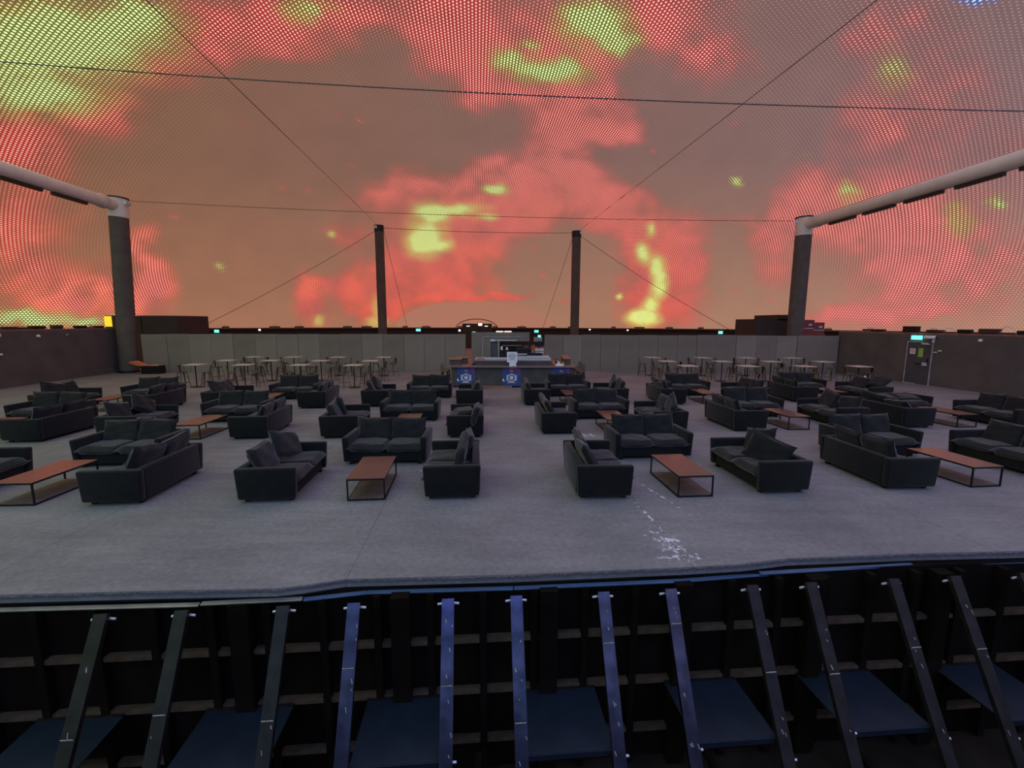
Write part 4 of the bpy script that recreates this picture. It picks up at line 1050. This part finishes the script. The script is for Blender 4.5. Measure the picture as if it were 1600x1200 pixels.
RT = [(2.2, .7, .12, False), (3.9, .7, .28, False), (5.0, .7, .12, True), (6.2, .5, .16, False), (7.1, .7, .20, True), (8.3, .5, .14, True), (9.4, .8, .24, False)]
for i, (s, w, h, arc) in enumerate(RT):
    p, d, n = wr_frame(s, 2.43, -.15)
    wall_top_item(p, math.atan2(d.y, d.x), w, h, 'dark wash light on top of the right wall, %s from the corner' % ['first', 'second', 'third', 'fourth', 'fifth', 'sixth', 'seventh'][i], M_BLACK if i % 2 else M_DARK, arc)
for x, y, lab, m, h in ((2.62, 42.5, 'orange rounded chair seen through the gap right of the bar', M_ORANGE, .75),):
    t = thing('lounge_chair', lab, 'chair', (x - .35, y - 2.5, 0))
    MB().box(0, 0, .68, .8, .5, .5, bevel=.2, seg=4).build('backrest', m, t, smooth=True)
    MB().box(0, -.1, .38, .7, .6, .1, bevel=.04).build('seat', m, t, smooth=True)
    for sx in (-1, 1):
        for sy in (-1, 1): MB().tube([(sx * .25, sy * .2, .35), (sx * .3, sy * .25, 0)], .02, 6).build('leg', M_BLACK, t)

# a few forgotten cups on the floor and tables
for x, y, z, lab in ((9.55, 17.4, 0, 'white paper cup on the floor between back right sofas'), (14.2, 17.9, .57, 'small clear bottle standing on the rightmost back sofa')):
    t = thing('drink_cup', lab, 'cup', (x, y, z))
    MB().tube([(0, 0, 0), (0, 0, .17)], .035, 12, r2=.045).build('body', M_WHITE, t, smooth=True)
    MB().tube([(0, 0, .17), (0, 0, .2)], .03, 12).build('lid', M_PAPER, t, smooth=True)

# ------------------------------------------------------------------ stage front: wall, rails, studs, braces, plates
def ed(x):
    for (x0, y0), (x1, y1) in zip(EDGE[:-1], EDGE[1:]):
        if x0 <= x <= x1: return y0 + (y1 - y0) * (x - x0) / (x1 - x0)
    return EDGE[0][1] if x < EDGE[0][0] else EDGE[-1][1]
FX, FY = math.cos(YAW), math.sin(YAW)
def front_y(x): return 4.70 + .0787 * x         # straight front line of the steelwork
def build_front():
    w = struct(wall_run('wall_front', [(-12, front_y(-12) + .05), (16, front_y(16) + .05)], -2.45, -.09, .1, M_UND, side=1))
    for z in (-.72, -1.36, -2.0):
        s = -11.9
        while s < 15.5:
            x0, x1 = s, s + .54
            m = MB(); cx = (x0 + x1) / 2; m.box(0, 0, 0, .50, .085, .05)
            m.build('rail', M_RAIL, w, loc=(cx, front_y(cx), z), rot=(0, 0, YAW)); s += .58
    s = -11.9
    while s < 15.5:
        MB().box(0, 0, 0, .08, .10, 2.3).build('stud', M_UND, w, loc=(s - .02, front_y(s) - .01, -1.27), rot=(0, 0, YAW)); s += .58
    wide = [-1.22, .42, 1.98, -2.9, 3.6, 5.2]
    for x in wide:
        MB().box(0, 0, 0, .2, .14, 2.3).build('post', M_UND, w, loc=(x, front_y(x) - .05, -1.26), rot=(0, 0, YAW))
build_front()
def strip(i, x0, x1, dz=0.0, m=M_STRIP):
    o = MB(); L = x1 - x0; cx = (x0 + x1) / 2; yy = (ed(x0) + ed(x1)) / 2; a = math.atan2(ed(x1) - ed(x0), L)
    o.box(0, 0, 0, math.hypot(L, ed(x1) - ed(x0)), .055, .016, bevel=.004)
    struct(o.build('trim_%d' % i, m, loc=(cx, yy - .055, -.115 + dz), rot=(R(14), 0, a)))
M_STRIPW = mat('edge_strip_pale', (150, 142, 140), 0.35, metal=0.6, var=.35, scale=2)
for i, (x0, x1, dz, m) in enumerate(((-9, -5.4, 0, M_STRIPW), (-5.38, -3.3, 0, M_STRIPW), (-3.28, -2.25, .01, M_STRIPW), (-2.24, -1.6, .0, M_STRIP), (-1.6, .02, 0, M_STRIP), (.03, 2.0, 0, M_STRIP), (2.0, 3.05, -.0, M_STRIP), (2.95, 4.95, .02, M_STRIP), (4.96, 7.2, .01, M_STRIP), (7.2, 13.5, 0, M_STRIP))):
    strip(i + 3, x0, x1, dz, m)
BR = [(-5.75, 0), (-4.15, 0), (-3.38, 0), (-2.38, 0), (-1.66, 1), (-.68, 1), (.05, 2), (1.01, 1), (1.77, 1), (2.72, 0), (3.42, 0), (4.43, 0), (5.2, 0), (6.09, 0), (6.85, 0)]
ON = ['first', 'second', 'third', 'fourth', 'fifth', 'sixth', 'seventh', 'eighth', 'ninth', 'tenth', 'eleventh', 'twelfth', 'thirteenth', 'fourteenth', 'fifteenth']
ldir = Vector((-FY * -1 * 0, 0, 0))
for i, (x, blue) in enumerate(BR):
    y = front_y(x) - .17
    t = thing('steel_brace', '%s slanted steel brace propping the stage front, %s from left' % ('blue-sheened' if blue else 'dark grey', ON[i]), 'brace', (x, y, -.10), YAW, 'slanted braces under the stage edge')
    top = Vector((0, 0, 0)); bot = Vector((0, -1.27, -2.33)); d = (bot - top).normalized(); n = Vector((0, -d.z, d.y)) * -1
    if n.y > 0: n = -n
    m = MB(); w = .065
    def q(c, ww, dd):
        return [m.bm.verts.new(c + Vector((sx * ww, 0, 0)) + n * dd * k) for sx, k in ((-1, 0), (1, 0), (1, 1), (-1, 1))]
    a = q(top, w, .05); b = q(bot, w, .05)
    for k in range(4): m.bm.faces.new((a[k], a[(k + 1) % 4], b[(k + 1) % 4], b[k]))
    m.bm.faces.new(a[::-1]); m.bm.faces.new(b)
    m.build('beam', M_BRACEB if blue else M_BRACE, t)
    for sx in (-1, 1):
        MB().tube([(sx * .05, -.01, -.05), (sx * .115, -.015, -.055)], .013, 8).build('bolt', M_BOLT, t)
    c_ = top + d * (1.52 + .1 * math.sin(i * 2.3))
    MB().tube([tuple(c_ + n * .02 + Vector((.06, 0, 0))), tuple(c_ + n * .02 + Vector((.10, 0, 0)))], .013, 8).build('bolt', M_BOLT, t)
    rg2 = random.Random(i + 50)
    mt = MB()
    for k in range(7 if blue else 4):
        s = rg2.uniform(.12, 1.6); c_ = top + d * s + n * .052
        off = rg2.uniform(-.045, .045)
        mt.tube([tuple(c_ + Vector((off, 0, 0))), tuple(c_ + d * rg2.uniform(.01, .05) + Vector((off + .01, 0, 0)))], rg2.uniform(.003, .007), 4)
    s = (.95, 1.05, .9, 1.0, .6, .8, 1.15, .5, .35, .85, .9, .7, .75, .9, .8)[i]; c_ = top + d * s + n * .052
    if True:
        sc_ = mt.build('paint_scratches', M_TAPE, t); sc_['kind'] = 'stuff'; mt = MB()
    mt.box(0, 0, 0, .11, .006, .035, mat_=Matrix.Translation(c_) @ Matrix.Rotation(R(29), 4, 'X'))
    mt.build('worn_tape', M_TAPE, t)
PL = [(-5.75, -4.15, 'leftmost'), (-3.38, -2.38, 'second from left'), (-1.66, -.68, 'third from left'), (.05, 1.01, 'fourth from left'), (1.77, 2.72, 'fifth from left'), (3.42, 4.43, 'sixth from left'), (5.2, 6.09, 'rightmost')]
for i, (x0, x1, lab) in enumerate(PL):
    if i == 0: x0 = -5.1
    cx = (x0 + x1) / 2; y1 = front_y(cx)
    t = thing('steel_shelf_plate', 'flat blue-sheened steel plate between two stage braces, ' + lab, 'plate', (cx, y1, -1.38), YAW, 'steel plates between the braces')
    w = x1 - x0 - .08
    MB().box(0, -.42, 0, w, .80, .014, bevel=.003).build('plate', M_PLATE, t)
    MB().box(0, -.83, -.03, w, .02, .06).build('front_flange', M_PLATE, t)
    MB().box(-.0, -.06, .012, w, .03, .02).build('hinge_strip', M_BRACE, t)
# lower diagonal props and debris on the ground under the stage
for i, (x, x2, lab) in enumerate(((2.1, 2.5, 'thin diagonal prop under the stage, left one'), (3.75, 4.3, 'thin diagonal prop under the stage, right one'), (-.35, -.35, 'short upright timber prop under the stage centre'))):
    o = MB(); o.tube([(x, front_y(x) - .42, -1.75), (x2, front_y(x2) - 1.3, -2.42)], .045, 4); tag(o.build('timber_prop', M_UND), lab, 'prop')
rgd = random.Random(77)
for i in range(5):
    x = 3.6 + i * .28 + rgd.uniform(-.1, .1); y = 3.75 + rgd.uniform(-.2, .2)
    m = MB(); m.box(0, 0, .02, rgd.uniform(.06, .16), rgd.uniform(.04, .1), .03, rz=rgd.uniform(0, 3))
    tag(m.build('rubble_piece', M_PAPER if i % 2 else M_TAPE, loc=(x, y, -2.45)), 'pale scrap on the ground under the right stage braces', 'rubble', 'pale scraps under the stage')
